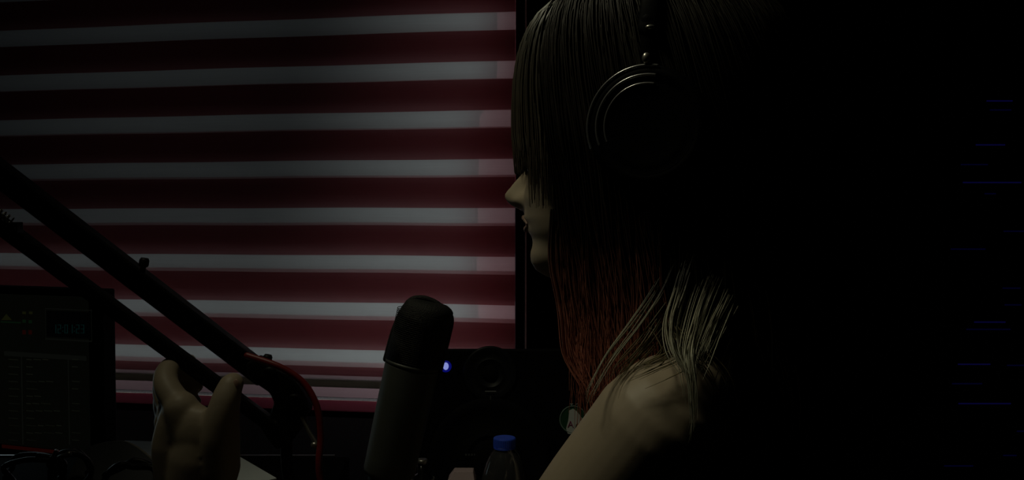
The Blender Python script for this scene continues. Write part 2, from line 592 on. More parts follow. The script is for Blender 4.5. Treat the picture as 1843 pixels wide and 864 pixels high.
def band_sheet(n, off, white_h, bottom):
    br = NB(); bw = NB()
    cuts = []
    k = -8
    while True:
        zt = z_top0 + off - k * PITCHB
        k += 1
        if zt - PITCHB < bottom - PITCHB:
            break
        cuts.append((zt, zt - white_h, 'w'))
        cuts.append((zt - white_h, zt - PITCHB, 'r'))
    for (a, c, kind) in cuts:
        a = min(a, BT); c = max(c, bottom)
        if a - c < 0.0005:
            continue
        bm_ = bw if kind == 'w' else br
        for i in range(60):
            u0 = BL + (BR - BL) * i / 60; u1 = BL + (BR - BL) * (i + 1) / 60
            vv = [bm_.verts.new(sag(u0, c, n)), bm_.verts.new(sag(u1, c, n)), bm_.verts.new(sag(u1, a, n)), bm_.verts.new(sag(u0, a, n))]
            bm_.faces.new(vv)
    for q in (br, bw):
        bmesh.ops.remove_doubles(q, verts=q.verts, dist=1e-5)
    return br, bw


br, bw = band_sheet(-0.026, 0.0, 0.0440, BB)
obj('red_bands', br, M['red_band'], blind, True); obj('sheer_bands', bw, M['white_band'], blind, True)
br, bw = band_sheet(0.006, 0.0065, 0.0440, BB + 0.004)
o = obj('red_bands', br, M['red_band'], blind, True); o['label'] = 'rear layer of red bands'
o = obj('sheer_bands', bw, M['white_band'], blind, True); o['label'] = 'rear layer of sheer bands'
b = NB(); wbox(b, BL, BR, -0.024, 0.004, 0.8065, 0.8232); obj('bottom_rail', b, M['rail_translucent'], blind)  # rail made translucent, backlight standing for light on its face
b = NB(); wbox(b, BL, BR, -0.012, -0.009, 0.8232, BB); obj('hem', b, M['white_band'], blind)

# pink sheet added to tint the light through the blind's right end
b = NB()
rows = [2.12, 1.62, 1.56, 1.5, 1.3, 1.1, 0.90]
lefts = [0.050, 0.050, 0.046, 0.004, 0.000, -0.004, 0.004]
grid = []
for z, l in zip(rows, lefts):
    grid.append([b.verts.new(W(l + (0.115 - l) * i / 24, 0.072 + 0.006 * math.sin(i * 1.3) * (i / 24), z)) for i in range(25)])
for r_ in range(len(rows) - 1):
    for i in range(24):
        b.faces.new((grid[r_][i], grid[r_][i + 1], grid[r_ + 1][i + 1], grid[r_ + 1][i]))
tag(obj('tint_sheet', b, M['pink_tint'], smooth=True), 'narrow pink sheet added to tint the light behind the right end of the striped blind', 'tint_panel')

# ------------------------------------------------------------------ desk
DZ = 0.753
poly = [(-1.55, 0.50), (0.00, 0.50), (0.00, 1.16), (0.62, 1.16), (0.62, 2.00), (-1.40, 2.30)]
desk = thing('desk', 'large black desk under the microphone, speaker and water bottle', 'desk', Vector((-0.5, 1.3, 0)))
b = NB(); prism(b, Vector((0, 0, DZ - 0.03)), XV, YV, ZV, poly, 0.03); obj('worktop', b, M['desk'], desk, bevel=0.003)
for (x, y) in ((-1.48, 0.57), (-0.07, 0.57), (0.55, 1.25), (0.55, 1.92), (-1.33, 2.2)):
    b = NB(); box(b, Vector((x, y, 0)), XV, YV, ZV, (-.025, -.025, 0), (.025, .025, DZ - 0.03)); obj('leg', b, M['metal_black'], desk)

# ------------------------------------------------------------------ speaker
SD = 1.30
sc = P(897, 700, SD); sc.z = DZ
sw = 0.1335
st = P(885, 628, SD).z - DZ
sx = XV.copy(); sy = YV.copy()
spk = thing('studio_speaker', 'black studio monitor speaker with glowing blue light behind the water bottle', 'speaker', sc)
b = NB(); box(b, sc, sx, sy, ZV, (-sw, 0, 0.043), (sw, 0.24, st)); obj('cabinet', b, M['plastic_black'], spk, bevel=0.004)
tw = P(882, 672, SD) - YV * 0.001
b = NB(); lathe(b, tw, -YV, [(0.040, 0.000), (0.040, 0.002), (0.037, 0.0035), (0.030, 0.001), (0.0145, -0.0006), (0.0145, -0.0005)], 48)
obj('waveguide', b, M['guide'], spk, True)
b = NB(); ball(b, tw - YV * -0.0005, 0.0125, 0.006, 0.0125, 24); obj('tweeter', b, M['cone'], spk, True)
wf = Vector((tw.x, tw.y, DZ + 0.140))
b = NB(); lathe(b, wf, -YV, [(0.088, 0.0), (0.088, 0.003), (0.084, 0.004), (0.080, 0.006), (0.073, 0.004), (0.030, -0.0004), (0.030, -0.0003)], 64)
obj('woofer', b, M['cone'], spk, True)
b = NB(); ball(b, wf - YV * 0.0, 0.028, 0.010, 0.028, 28); obj('dust_cap', b, M['cone'], spk, True)
b = text_bm('—', P(883, 704, SD - 0.004), XV, ZV, -YV, 0.016, 0.0006); obj('badge', b, M['logo_white'], spk)
b = NB(); box(b, P(883, 718, SD - 0.003), XV, -YV, ZV, (-.0008, 0, -.004), (.0008, .0006, .004)); obj('badge_stem', b, M['label_grey'], spk)
b = NB()
for i in range(9):
    box(b, P(840 + i * 5.2, 816, SD - 0.003), XV, -YV, ZV, (-.0014, 0, -.0012), (.0012, .0005, .0016))
obj('lettering', b, M['label_grey'], spk)
b = NB(); lathe(b, P(802, 660, SD - 0.0005), -YV, [(0.0085, 0), (0.0085, 0.0012), (0.0065, 0.0018)], 32); obj('bloom_disc', b, M['led_halo'], spk, True)  # glowing disc stands for the bloom around the blue light
b = NB(); ball(b, P(802, 660, SD - 0.0025), 0.0042, 0.003, 0.0055, 20); led = obj('blue_light', b, M['led_blue'], spk, True)

# round sticker on the speaker front
SF = SD - 0.0006
stc = thing('round_sticker', 'round sticker with white figure and letter stuck beside the shoulder on the black speaker', 'sticker', P(1029, 755, SF))


def px_poly(pts, D, off):
    c = P(1029, 755, D - off)
    return [((x - 1029) / FPX * D, (755 - y) / FPX * D) for x, y in pts], c


b = NB(); lathe(b, P(1031, 754, SF), -YV, [(0.0205, 0), (0.0205, 0.0004)], 48); obj('disc', b, M['sticker_green'], stc)
b = NB(); ring(b, P(1031, 754, SF - 0.0006), YV, 0.0192, 0.0007, 48, 6); obj('rim', b, M['sticker_ring'], stc)
pts, c = px_poly([(1024, 738), (1031, 735), (1038, 740), (1047, 752), (1053, 760), (1044, 766), (1036, 762), (1034, 772), (1029, 780), (1021, 779), (1018, 770), (1022, 756)], SF, 0.0005)
b = NB(); prism(b, c, XV, ZV, -YV, pts, 0.0005); obj('figure', b, M['sticker_white'], stc)
b = text_bm('A', P(1026, 763, SF - 0.0013), XV, ZV, -YV, 0.013); obj('letter', b, M['sticker_pink'], stc)
b = text_bm('A', P(1040, 766, SF - 0.0013), XV, ZV, -YV, 0.010); obj('letter', b, M['sticker_pink'], stc)
b = text_bm('T C', P(1033, 730, SF - 0.0004), XV, ZV, -YV, 0.008); obj('lettering', b, M['sticker_white'], stc)

# the speaker leans back on a foam wedge
piv = P(885, 690, SD)
tilt = Matrix.Translation(piv) @ Matrix.Rotation(math.radians(-9.5), 4, 'X') @ Matrix.Translation(-piv)
for r_ in (spk, stc):
    for ch in r_.children:
        ch.data.transform(ch.matrix_world.inverted() @ tilt @ ch.matrix_world)
b = NB()
y0_, y1_ = SD - 0.028, SD + 0.20
prism(b, Vector((sc.x - sw * .9, 0, 0)), YV, ZV, XV, [(y0_, DZ + .0005), (y1_, DZ + .0005), (y1_, DZ + .001), (y0_, DZ + .036)], sw * 1.8)
tag(obj('foam_pad', b, M['foam']), 'black foam wedge under the tilted speaker', 'foam pad')

# ------------------------------------------------------------------ water bottle
BD = 1.10
bc = P(908, 800, BD)
bt = P(908, 787, BD).z
btl = thing('water_bottle', 'clear plastic water bottle with a blue screw cap on the desk', 'bottle', Vector((bc.x, bc.y, DZ)))
base = Vector((bc.x, bc.y, 0))
prof = [(0.001, 0.006), (0.020, 0.001), (0.029, 0.0), (0.031, 0.006), (0.031, 0.03), (0.0295, 0.034), (0.031, 0.038), (0.031, 0.07), (0.0295, 0.074), (0.031, 0.078),
        (0.031, 0.135), (0.0300, 0.155), (0.0285, 0.168), (0.0255, 0.180), (0.0215, 0.191), (0.0165, 0.200), (0.0128, 0.2045), (0.0122, 0.207), (0.0122, 0.212), (0.001, 0.2125)]
hb = bt - DZ
sc_ = (hb - 0.0) / 0.2195
prof = [(r, DZ + h * sc_) for r, h in prof]
b = NB(); lathe(b, base, ZV, prof, 48, close=False); obj('bottle_body', b, M['clear'], btl, True)
b = NB(); lathe(b, base, ZV, [(0.027, DZ + 0.003), (0.0298, DZ + 0.007), (0.0298, DZ + 0.11), (0.001, DZ + 0.11)], 40, close=False)
wm = M['clear'].copy(); wm.name = 'water'; obj('water', b, wm, btl, True)
b = NB()
seg = 72
rings_ = []
for (r, h, rib) in ((0.0130, -0.0135, 0), (0.0138, -0.0133, 0), (0.0138, -0.0112, 0), (0.0134, -0.0108, 0), (0.0136, -0.0104, 1), (0.0136, -0.0015, 1), (0.0132, -0.0003, 0), (0.012, 0, 0)):
    rings_.append([b.verts.new(base + Vector((math.cos(2 * PI * k / seg) * (r + (0.0004 if rib and k % 2 else 0)), math.sin(2 * PI * k / seg) * (r + (0.0004 if rib and k % 2 else 0)), bt + h))) for k in range(seg)])
for i in range(len(rings_) - 1):
    for k in range(seg):
        b.faces.new((rings_[i][k], rings_[i][(k + 1) % seg], rings_[i + 1][(k + 1) % seg], rings_[i + 1][k]))
b.faces.new(rings_[-1])
obj('cap', b, M['cap_blue'], btl)

# ------------------------------------------------------------------ small things at the lower edge
pD = 1.08
c0 = P(833, 845, pD)
pk = thing('carton', 'small pale pink carton with a tapered top left of the water bottle', 'carton', Vector((c0.x, c0.y, DZ)))
b = NB()
w0 = 0.020; zt = c0.z
v = []
for (z, wl, wr, dy) in ((DZ, -0.020, 0.0165, 0.017), (zt - 0.012, -0.0180, 0.0155, 0.017), (zt, -0.0105, 0.0130, 0.008)):
    v.append([b.verts.new(Vector((c0.x + x, c0.y + y, z))) for x, y in ((wl, -dy), (wr, -dy), (wr, dy), (wl, dy))])
for i in range(2):
    for k in range(4):
        b.faces.new((v[i][k], v[i][(k + 1) % 4], v[i + 1][(k + 1) % 4], v[i + 1][k]))
b.faces.new(v[0]); b.faces.new(v[-1])
obj('carton_body', b, M['card_pink'], pk, bevel=0.001)
c1 = P(760, 826, 1.10)
sb = thing('small_bottle', 'small black bottle with shiny cap and pale label right of the microphone foot', 'bottle', Vector((c1.x, c1.y, DZ)))
hh = c1.z - DZ
b = NB(); lathe(b, Vector((c1.x, c1.y, DZ)), ZV, [(0.001, 0), (0.0135, 0.0005), (0.0145, 0.004), (0.0145, hh - 0.030), (0.012, hh - 0.022), (0.006, hh - 0.018), (0.006, hh - 0.006)], 32); obj('bottle_body', b, M['plastic_gloss'], sb, True)
b = NB(); lathe(b, Vector((c1.x, c1.y, DZ)), ZV, [(0.0149, hh - 0.085), (0.0149, hh - 0.0235)], 32, close=False); obj('bottle_label', b, M['card_white'], sb, True)
b = NB(); lathe(b, Vector((c1.x, c1.y, DZ)), ZV, [(0.0065, hh - 0.006), (0.007, hh - 0.004), (0.007, hh - 0.001), (0.0055, hh)], 32); obj('cap', b, M['dull_metal'], sb, True)

# ------------------------------------------------------------------ microphone
MD = 0.93
mt = P(768, 536, MD); mb = P(699, 856, MD + 0.01)
max_ = (mt - mb); ML = max_.length; max_.normalize()
mside = (XV - max_ * XV.dot(max_)).normalized()
mfront = mside.cross(max_)
mic = thing('studio_microphone', 'large grey condenser microphone leaning in front of the speaker', 'microphone', mb)
R0 = 0.0290
split = ML * 0.625


def mloft(bm, rows, seg=48):
    """rows: (h, shift to side, half width, half depth)"""
    rg = []
    for (h, s, a, d) in rows:
        c = mb + max_ * h + mside * s
        rg.append([bm.verts.new(c + mside * a * math.cos(2 * PI * k / seg) + mfront * d * math.sin(2 * PI * k / seg)) for k in range(seg)])
    for i in range(len(rg) - 1):
        for k in range(seg):
            bm.faces.new((rg[i][k], rg[i][(k + 1) % seg], rg[i + 1][(k + 1) % seg], rg[i + 1][k]))
    bm.faces.new(list(reversed(rg[0]))); bm.faces.new(rg[-1])


b = NB(); mloft(b, [(0, -.001, 0.021, 0.021), (0.0012, -.001, 0.0255, 0.0255), (0.006, 0, 0.0275, 0.0275), (0.02, 0, 0.0275, 0.0285), (split * .5, 0, 0.0280, 0.0290), (split - .002, 0, 0.0285, 0.029), (split, 0, 0.0283, 0.0286)])
obj('body', b, M['mic_grey'], mic, True)
b = NB(); mloft(b, [(split, 0, 0.0288, 0.0293), (split + 0.0035, 0, 0.0288, 0.0293)]); obj('band', b, M['mic_grey'], mic, True)
gh = ML - split
b = NB(); mloft(b, [(split + .0035, 0.000, 0.0294, 0.0285), (split + gh * .35, 0.001, 0.0292, 0.0285), (split + gh * .62, 0.0022, 0.0285, 0.0275), (split + gh * .8, 0.0040, 0.0272, 0.026), (split + gh * .86, 0.0045, 0.0262, 0.0245), (split + gh * .90, 0.0040, 0.0245, 0.0225), (split + gh * .935, 0.003, 0.0215, 0.019), (split + gh * .955, 0.002, 0.0165, 0.0125), (split + gh * .962, 0.001, 0.008, 0.006)])
obj('grille', b, M['mic_grille'], mic, True)
# raised frame running over the top of the grille
b = NB()
ptsf = [mb + max_ * (split + gh * t) + mside * s for t, s in ((0.0, -0.0285), (0.4, -0.0268), (0.72, -0.0225), (0.90, -0.0165), (0.965, -0.0100), (0.985, 0.000), (0.955, 0.0110), (0.90, 0.0190), (0.84, 0.0265), (0.74, 0.0303), (0.5, 0.0305), (0.0, 0.0295))]
tube(b, spline(ptsf, 6), 0.0030, 12, flat=1.0)
obj('grille_frame', b, M['mic_grille'], mic, True)
b = NB()
for s in (0.0272,):
    for k in range(26):
        h = split + 0.006 + k * (gh * 0.72 / 26)
        ring(b, mb + max_ * h + mside * 0.0012, max_, 0.0288, 0.0004, 40, 5)
obj('grille_mesh', b, M['mic_grille'], mic, True)
b = NB(); lathe(b, mb + max_ * 0.001, -max_, [(0.021, 0), (0.021, 0.010), (0.017, 0.014), (0.010, 0.015)], 36); obj('thread_mount', b, M['metal_black'], mic, True)

# ------------------------------------------------------------------ boom arm
arm = thing('boom_arm', 'black two-bar microphone boom arm crossing diagonally before the striped blind', 'microphone arm', P(-150, 200, 0.86))
UA = [P(-160, 190, 0.86), P(478, 678, 0.985)]
LA = [P(-160, 286, 0.86), P(492, 768, 0.955)]


def sqbar(bm, a, c, w, h, w1=None, h1=None):
    w1 = w1 or w; h1 = h1 or h
    t = (c - a).normalized()
    s = t.cross(YV).normalized()
    f = s.cross(t)
    vs_ = []
    for p, ww, hh_ in ((a, w, h), (c, w1, h1)):
        vs_.append([bm.verts.new(p + s * x * hh_ / 2 + f * y * ww / 2) for x, y in ((-1, -1), (1, -1), (1, 1), (-1, 1))])
    for k in range(4):
        bm.faces.new((vs_[0][k], vs_[0][(k + 1) % 4], vs_[1][(k + 1) % 4], vs_[1][k]))
    bm.faces.new(list(reversed(vs_[0]))); bm.faces.new(vs_[1])


b = NB(); sqbar(b, UA[0], UA[1], 0.020, 0.0235); obj('upper_bar', b, M['metal_black'], arm, bevel=0.0035)
b = NB(); sqbar(b, LA[0], LA[1], 0.015, 0.0170, 0.014, 0.0150); obj('lower_bar', b, M['metal_black'], arm, bevel=0.003)
ad = (UA[1] - UA[0]).normalized(); an = ad.cross(YV).normalized()
if an.z < 0:
    an = -an
for (px_, py_, hh_) in ((252, 470, .0085), (474, 650, .0090)):
    c = P(px_ + 4, py_ + (14 if px_ < 300 else 7), 0.92 if px_ < 300 else 0.96)
    b = NB(); lathe(b, c - ZV * 0.004, (an * 0.35 + ZV), [(0.0028, 0), (0.0028, 0.006), (0.0046, 0.007), (0.0050, 0.009), (0.0050, 0.013), (0.0038, 0.0155)], 20); obj('knob', b, M['metal_black'], arm, True)
# tension spring with its bracket on the lower bar
b = NB()
s0 = P(-60, 338, 0.868); s1 = P(19, 398, 0.868)
d = (s1 - s0); L_ = d.length; d.normalize(); e1 = d.cross(YV).normalized(); e2 = d.cross(e1)
coil = []
turns = 12
for i in range(turns * 12):
    t = i / (turns * 12)
    a_ = 2 * PI * turns * t
    coil.append(s0 + d * L_ * t + (e1 * math.cos(a_) + e2 * math.sin(a_)) * 0.0042)
tube(b, coil, 0.0008, 6)
obj('spring', b, M['dull_metal'], arm, True)
b = NB(); box(b, P(27, 408, 0.868), XV, YV, ZV, (-.0065, -.006, -.006), (.0050, .006, .0045)); obj('spring_bracket', b, M['metal_black'], arm, bevel=0.001)
# head joint
JD = 0.965
b = NB()
hp = [(447, 652), (466, 640), (492, 655), (520, 668), (540, 688), (556, 716), (560, 738), (548, 752), (540, 775), (520, 800), (500, 806), (484, 785), (470, 764), (490, 744), (498, 722), (490, 704), (470, 690), (453, 676)]
poly = [((x - 500) / FPX * JD, (720 - y) / FPX * JD) for x, y in hp]
prism(b, P(500, 720, JD) - YV * 0.012, XV, ZV, YV, poly, 0.024)
obj('head_joint', b, M['metal_black'], arm, bevel=0.003)
for (x, y, r) in ((486, 672, .0075), (494, 768, .0072), (530, 725, .010)):
    b = NB(); lathe(b, P(x, y, JD - 0.012), -YV, [(r, -0.002), (r, .003), (r * .8, .0045), (r * .4, .0046)], 24); obj('pivot_bolt', b, M['metal_black'], arm, True)
b = NB(); tube(b, [P(544, 752, .955), P(556, 776, .95), P(571, 802, .945)], 0.0025, 10); obj('clip_rod', b, M['dull_metal'], arm, True)
b = NB(); ball(b, P(566, 801, .945), .0040, .0035, .0035); obj('clip_tip', b, M['dull_metal'], arm, True)
# drop tube from the joint down and over to the microphone's foot
ft = mb - max_ * 0.013
b = NB(); tube(b, spline([P(515, 790, JD), P(520, 860, .965), P(548, 935, .955), P(610, 965, .95), ft - max_ * 0.045 - mside * 0.01, ft - max_ * 0.02, ft - max_ * .003], 8), 0.0065, 16); obj('drop_tube', b, M['metal_black'], arm, True)
# rear bars and desk clamp, left of the frame
EL = P(-160, 238, 0.86)
bs = Vector((-0.86, 0.72, DZ))
b = NB(); lathe(b, EL - YV * .014, YV, [(0.040, 0), (0.042, .003), (0.042, .025), (0.040, .028)], 36); obj('elbow_joint', b, M['metal_black'], arm, True)
for dx in (-0.014, 0.014):
    b = NB(); sqbar(b, EL + Vector((dx, 0.016, 0)), bs + Vector((dx, 0, 0.11)), 0.012, 0.014); obj('rear_bar', b, M['metal_black'], arm, bevel=0.002)
b = NB(); lathe(b, bs, ZV, [(0.032, 0.0005), (0.032, 0.012), (0.014, 0.018), (0.014, 0.12), (0.010, 0.13)], 32); obj('clamp_base', b, M['metal_black'], arm, True)

# red microphone cable
b = NB()
rc = spline([P(445, 640, .945), P(490, 655, .940), P(520, 669, .940), P(547, 690, .940), P(565, 718, .938), P(574, 748, .937), P(577, 790, .935), P(574, 830, .93), P(578, 870, .93), P(600, 930, .93), P(640, 985, .95)], 8)
rc.append(Vector((rc[-1].x + .01, rc[-1].y, DZ + .012))); rc.append(rc[-1] + Vector((.12, .05, -.005)))
tube(b, rc, 0.0036, 12)
tag(obj('red_cable', b, M['cable_red'], smooth=True), 'dark red microphone cable curving down from the boom arm head', 'cable')

# ------------------------------------------------------------------ mixing console on the desk, folder, papers
def console_z(D):
    return 0.845 + (D - 0.80) / 0.46 * 0.058


con = thing('mixing_console', 'low black mixing console under the papers and cables', 'mixer', Vector((-0.5, 1.0, DZ)))
b = NB()
xl, xr = -0.80, -0.232
v = []
for x in (xl, xr):
    xo = -0.05 if x == xl else 0
    v.append([b.verts.new(Vector((x + (0.0 if x == xl else -0.02), .80, DZ))), b.verts.new(Vector((x + (0.0 if x == xl else -0.02), .80, console_z(.8)))),
              b.verts.new(Vector((x + xo, 1.26, console_z(1.26)))), b.verts.new(Vector((x + xo, 1.26, DZ)))])
b.faces.new(v[0]); b.faces.new(list(reversed(v[1])))
for k in range(4):
    b.faces.new((v[0][k], v[0][(k + 1) % 4], v[1][(k + 1) % 4], v[1][k]))
obj('chassis', b, M['desk'], con, bevel=0.003)
b = NB(); box(b, Vector((-.5, 1.262, console_z(1.26) - .0005)), XV, YV, ZV, (-.30, -.003, 0), (.246, .0, .0022)); obj('edge_highlight', b, M['dull_metal'], con)  # pale strip drawn for the highlight along the console's back edge
for i in range(6):
    x = -0.66 + i * 0.07
    b = NB()
    D_ = 0.86
    lathe(b, Vector((x, D_, console_z(D_) - .001)), ZV, [(0.007, 0), (0.0065, .012), (0.004, .013)], 20)
    obj('control_knob', b, M['plastic_gloss'], con, True)

fz = 0.903


def fpt(px, py, z):      # where a picture ray meets height z
    d_ = P(px, py, 1.0) - CAM
    return CAM + d_ * ((z - CAM.z) / d_.z)


FT = 0.9395
A_ = fpt(224, 794, FT); B_ = fpt(392, 800, FT); C_ = fpt(498, 862, FT); D__ = fpt(330, 905, FT)
b = NB()
vt = [b.verts.new(q + Vector((0, 0, -.0035))) for q in (A_, B_, C_, D__)]
vb = [b.verts.new(Vector((q.x, q.y, console_z(q.y) + .001))) for q in (A_, B_, C_, D__)]
b.faces.new(vt); b.faces.new(list(reversed(vb)))
for k in range(4):
    b.faces.new((vb[k], vb[(k + 1) % 4], vt[(k + 1) % 4], vt[k]))
fold = tag(obj('ring_binder', b, M['plastic_black'], bevel=0.002), 'thick black binder lying under the white sheets behind the hand', 'binder')
b = NB()
off = [Vector((0, 0, 0)), Vector((0.0, 0, 0)), Vector((0, 0, 0)), Vector((0, 0, 0))]
vt = [b.verts.new(q + Vector((0, 0, .0012))) for q in (A_, B_, C_, D__)]
vb = [b.verts.new(q + Vector((0, 0, -.0033))) for q in (A_, B_, C_, D__)]
b.faces.new(vt); b.faces.new(list(reversed(vb)))
for k in range(4):
    b.faces.new((vb[k], vb[(k + 1) % 4], vt[(k + 1) % 4], vt[k]))
tag(obj('paper_sheets', b, M['paper'], bevel=0.0006), 'flat white sheets of paper on the binder behind the hand', 'paper')

# curved page, its shade put into a dark grey, with a pale rim
rim = spline([P(140, 822, 1.04), P(160, 806, 1.05), P(190, 797, 1.06), P(222, 795, 1.06), P(243, 803, 1.05), P(264, 818, 1.04), P(284, 837, 1.03)], 6)
b = NB()
rowsn = 10
g0 = []
for j in range(rowsn):
    t = j / (rowsn - 1)
    row = []
    for i, q in enumerate(rim):
        s = i / (len(rim) - 1)
        drop = 0.062 * t ** 0.8
        zz = q.z - drop
        zmin = console_z(q.y - 0.10 * t) + 0.003
        row.append(b.verts.new(Vector((q.x + 0.012 * t * (s - .3), q.y - 0.10 * t, max(zz, zmin)))))
    g0.append(row)
for j in range(rowsn - 1):
    for i in range(len(rim) - 1):
        b.faces.new((g0[j][i], g0[j][i + 1], g0[j + 1][i + 1], g0[j + 1][i]))
mag = obj('magazine', b, M['paper_shaded'], smooth=True)
so = mag.modifiers.new('thickness', 'SOLIDIFY'); so.thickness = 0.0012
tag(mag, 'open magazine with an arched page darkened as in shade in front of the white sheets', 'magazine')
b = NB(); tube(b, rim, [0.0006, .0009, .0012, .0016, .0018], 6); obj('page_edge', b, M['paper_edge'], mag, True)

# cables in a tangle on the console
random.seed(11)


def loop_cable(cx, cy, D, rx, ry, turns, seed, label, r=0.0032):
    rnd = random.Random(seed)
    pts = []
    n = int(turns * 9)
    for i in range(n):
        a_ = 2 * PI * i / 9
        k = 1 + rnd.uniform(-.18, .18)
        q = P(cx + rx * k * math.cos(a_) + rnd.uniform(-4, 4), cy - ry * k * math.sin(a_), D + 0.012 * math.sin(a_ * .5 + seed) + rnd.uniform(-.004, .004))
        q.z = max(q.z, console_z(q.y) + r + .001)
        pts.append(q)
    b = NB()
    tube(b, spline(pts, 5), r, 10)
    return b


b = loop_cable(62, 852, 1.02, 52, 30, 2.4, 3, '')
cb = tag(obj('coiled_cable', b, M['cable_black'], smooth=True), 'coiled black cable with a shiny plug at the lower left', 'cable')
b = NB(); tube(b, [P(94, 826, 1.0), P(101, 812, 1.0)], .0022, 12); obj('plug', b, M['chrome'], cb, True)
b = NB(); tube(b, [P(90, 836, 1.0), P(95, 826, 1.0)], .0040, 12); obj('plug_sleeve', b, M['plastic_black'], cb, True)
b = loop_cable(130, 850, 1.00, 34, 34, 2.2, 8, '')
cb = tag(obj('coiled_cable', b, M['cable_black'], smooth=True), 'black cable looped against the left end of the magazine', 'cable')
b = NB(); tube(b, [P(107, 824, .985), P(125, 817, .985)], .0030, 12); obj('plug', b, M['dull_metal'], cb, True)
b = loop_cable(235, 868, .96, 44, 34, 1.6, 5, '', .0036)
tag(obj('coiled_cable', b, M['cable_black'], smooth=True), 'black cable loops lying before the arched magazine page', 'cable')

# ------------------------------------------------------------------ computer screen on the left
SLD = 1.42
q_tr = P(187, 521, SLD); q_br = P(187, 822, SLD)
q_tl = P(-190, 487, 1.56)
sxv = Vector((q_tr.x - q_tl.x, q_tr.y - q_tl.y, 0)).normalized()
sw_ = 0.50
szv = ZV
snv = sxv.cross(ZV).normalized()      # towards the viewer
if snv.y > 0:
    snv = -snv
org = Vector((q_br.x, q_br.y, q_br.z)) - sxv * sw_
shh = q_tr.z - q_br.z
scr = thing('computer_screen', 'computer screen with dim text rows and a clock at the left edge', 'computer screen', Vector((org.x + sw_ / 2 * sxv.x, org.y + sw_ / 2 * sxv.y, DZ)))
b = NB(); box(b, org, sxv, -snv, ZV, (0, 0, 0), (sw_, 0.03, shh)); obj('casing', b, M['plastic_black'], scr, bevel=0.003)


def sq(px, py):
    """screen-plane coordinates of a picture position"""
    d_ = P(px, py, 1.0) - CAM
    t = (org - CAM).dot(snv) / d_.dot(snv)
    h = CAM + d_ * t - org
    return h.dot(sxv), h.z


def srect(bm, x0, y0, x1, y1, n0=0.0002, n1=0.0006):
    a0, b0 = sq(x0, y0); a1, b1 = sq(x1, y1)
    box(bm, org, sxv, snv, ZV, (min(a0, a1), n0, min(b0, b1)), (max(a0, a1), n1, max(b0, b1)))


a0, _ = sq(160, 600)
b = NB(); box(b, org, sxv, snv, ZV, (0.018, 0.0, 0.004), (a0, 0.0004, shh - 0.012)); obj('display', b, M['screen_bg'], scr)
b = NB()
rnd = random.Random(4)
y = 646
while y < 796:
    sl = -1.5
    srect(b, 16, y, 16 + rnd.choice((17, 19, 20)), y + 2.2, .0005, .0009)
    xx = 48
    for wlen in [rnd.uniform(8, 22) for _ in range(rnd.randint(1, 4))]:
        if xx + wlen > 118:
            break
        srect(b, xx, y, xx + wlen, y + 2.2, .0005, .0009)
        xx += wlen + 3
    if rnd.random() < .8:
        srect(b, 130, y, 130 + rnd.uniform(8, 16), y + 2.0, .0005, .0009)
    y += 13.2
obj('text_rows', b, M['screen_text'], scr)
b = NB()
for (x0, y0, x1, y1) in ((82, 556, 166, 558), (82, 611, 166, 613), (82, 556, 83.5, 613), (164.5, 556, 166, 613), (8, 640, 156, 641), (40, 640, 40.8, 800), (124, 640, 124.8, 800)):
    srect(b, x0, y0, x1, y1, .0005, .0008)
obj('panel_lines', b, M['screen_dim'], scr)
b = NB(); srect(b, 84, 559, 164, 610, .0005, .0008); obj('clock_panel', b, M['screen_black'], scr)
# seven-segment digits
b = NB()
SEG = {'0': 'abcdef', '1': 'bc', '2': 'abged', '3': 'abgcd', '4': 'fgbc', '5': 'afgcd', '6': 'afgedc', '7': 'abc', '8': 'abcdefg', '9': 'abcdfg'}


def digit(bm, ch, x, y, w, h, t):
    R_ = {'a': (x, y, x + w, y + t), 'g': (x, y + h / 2 - t / 2, x + w, y + h / 2 + t / 2), 'd': (x, y + h - t, x + w, y + h),
          'f': (x, y, x + t, y + h / 2), 'b': (x + w - t, y, x + w, y + h / 2), 'e': (x, y + h / 2, x + t, y + h), 'c': (x + w - t, y + h / 2, x + w, y + h)}
    for s in SEG[ch]:
        srect(bm, *R_[s], .0009, .0012)


x = 96
for ch in '12:01:23':
    if ch == ':':
        srect(b, x, 588, x + 1.4, 590, .0009, .0012); srect(b, x, 595, x + 1.4, 597, .0009, .0012)
        x += 3.6
    else:
        digit(b, ch, x, 584, 6.2, 16, 1.5)
        x += 8.6
obj('clock_digits', b, M['screen_teal'], scr)
for (x, y, h_, mt_) in ((44, 598, 4, 'screen_red'), (55, 598, 4, 'screen_red'), (44, 578, 3, 'screen_green'), (55, 579, 3, 'screen_green'), (44, 563, 2.5, 'screen_yellow'), (56, 563, 2.5, 'screen_yellow')):
    b = NB(); srect(b, x - 3, y - h_, x + 3, y + h_, .0005, .0009); obj('screen_icon', b, M[mt_], scr)
b = NB(); srect(b, 4, 806, 150, 815, .0005, .0009); obj('task_bar', b, M['screen_red'], scr)
b = NB(); srect(b, 2, 578, 38, 582, .0005, .0009); obj('level_line', b, M['screen_green'], scr)
b = NB()
ta, tb_ = sq(12, 565); tc_, td = sq(22, 576); te, tf = sq(3, 576)
prism(b, org + snv * .0006, sxv, ZV, snv, [(te, tf), (tc_, td), (ta, tb_)], .0003)
obj('warning_triangle', b, M['screen_yellow'], scr)
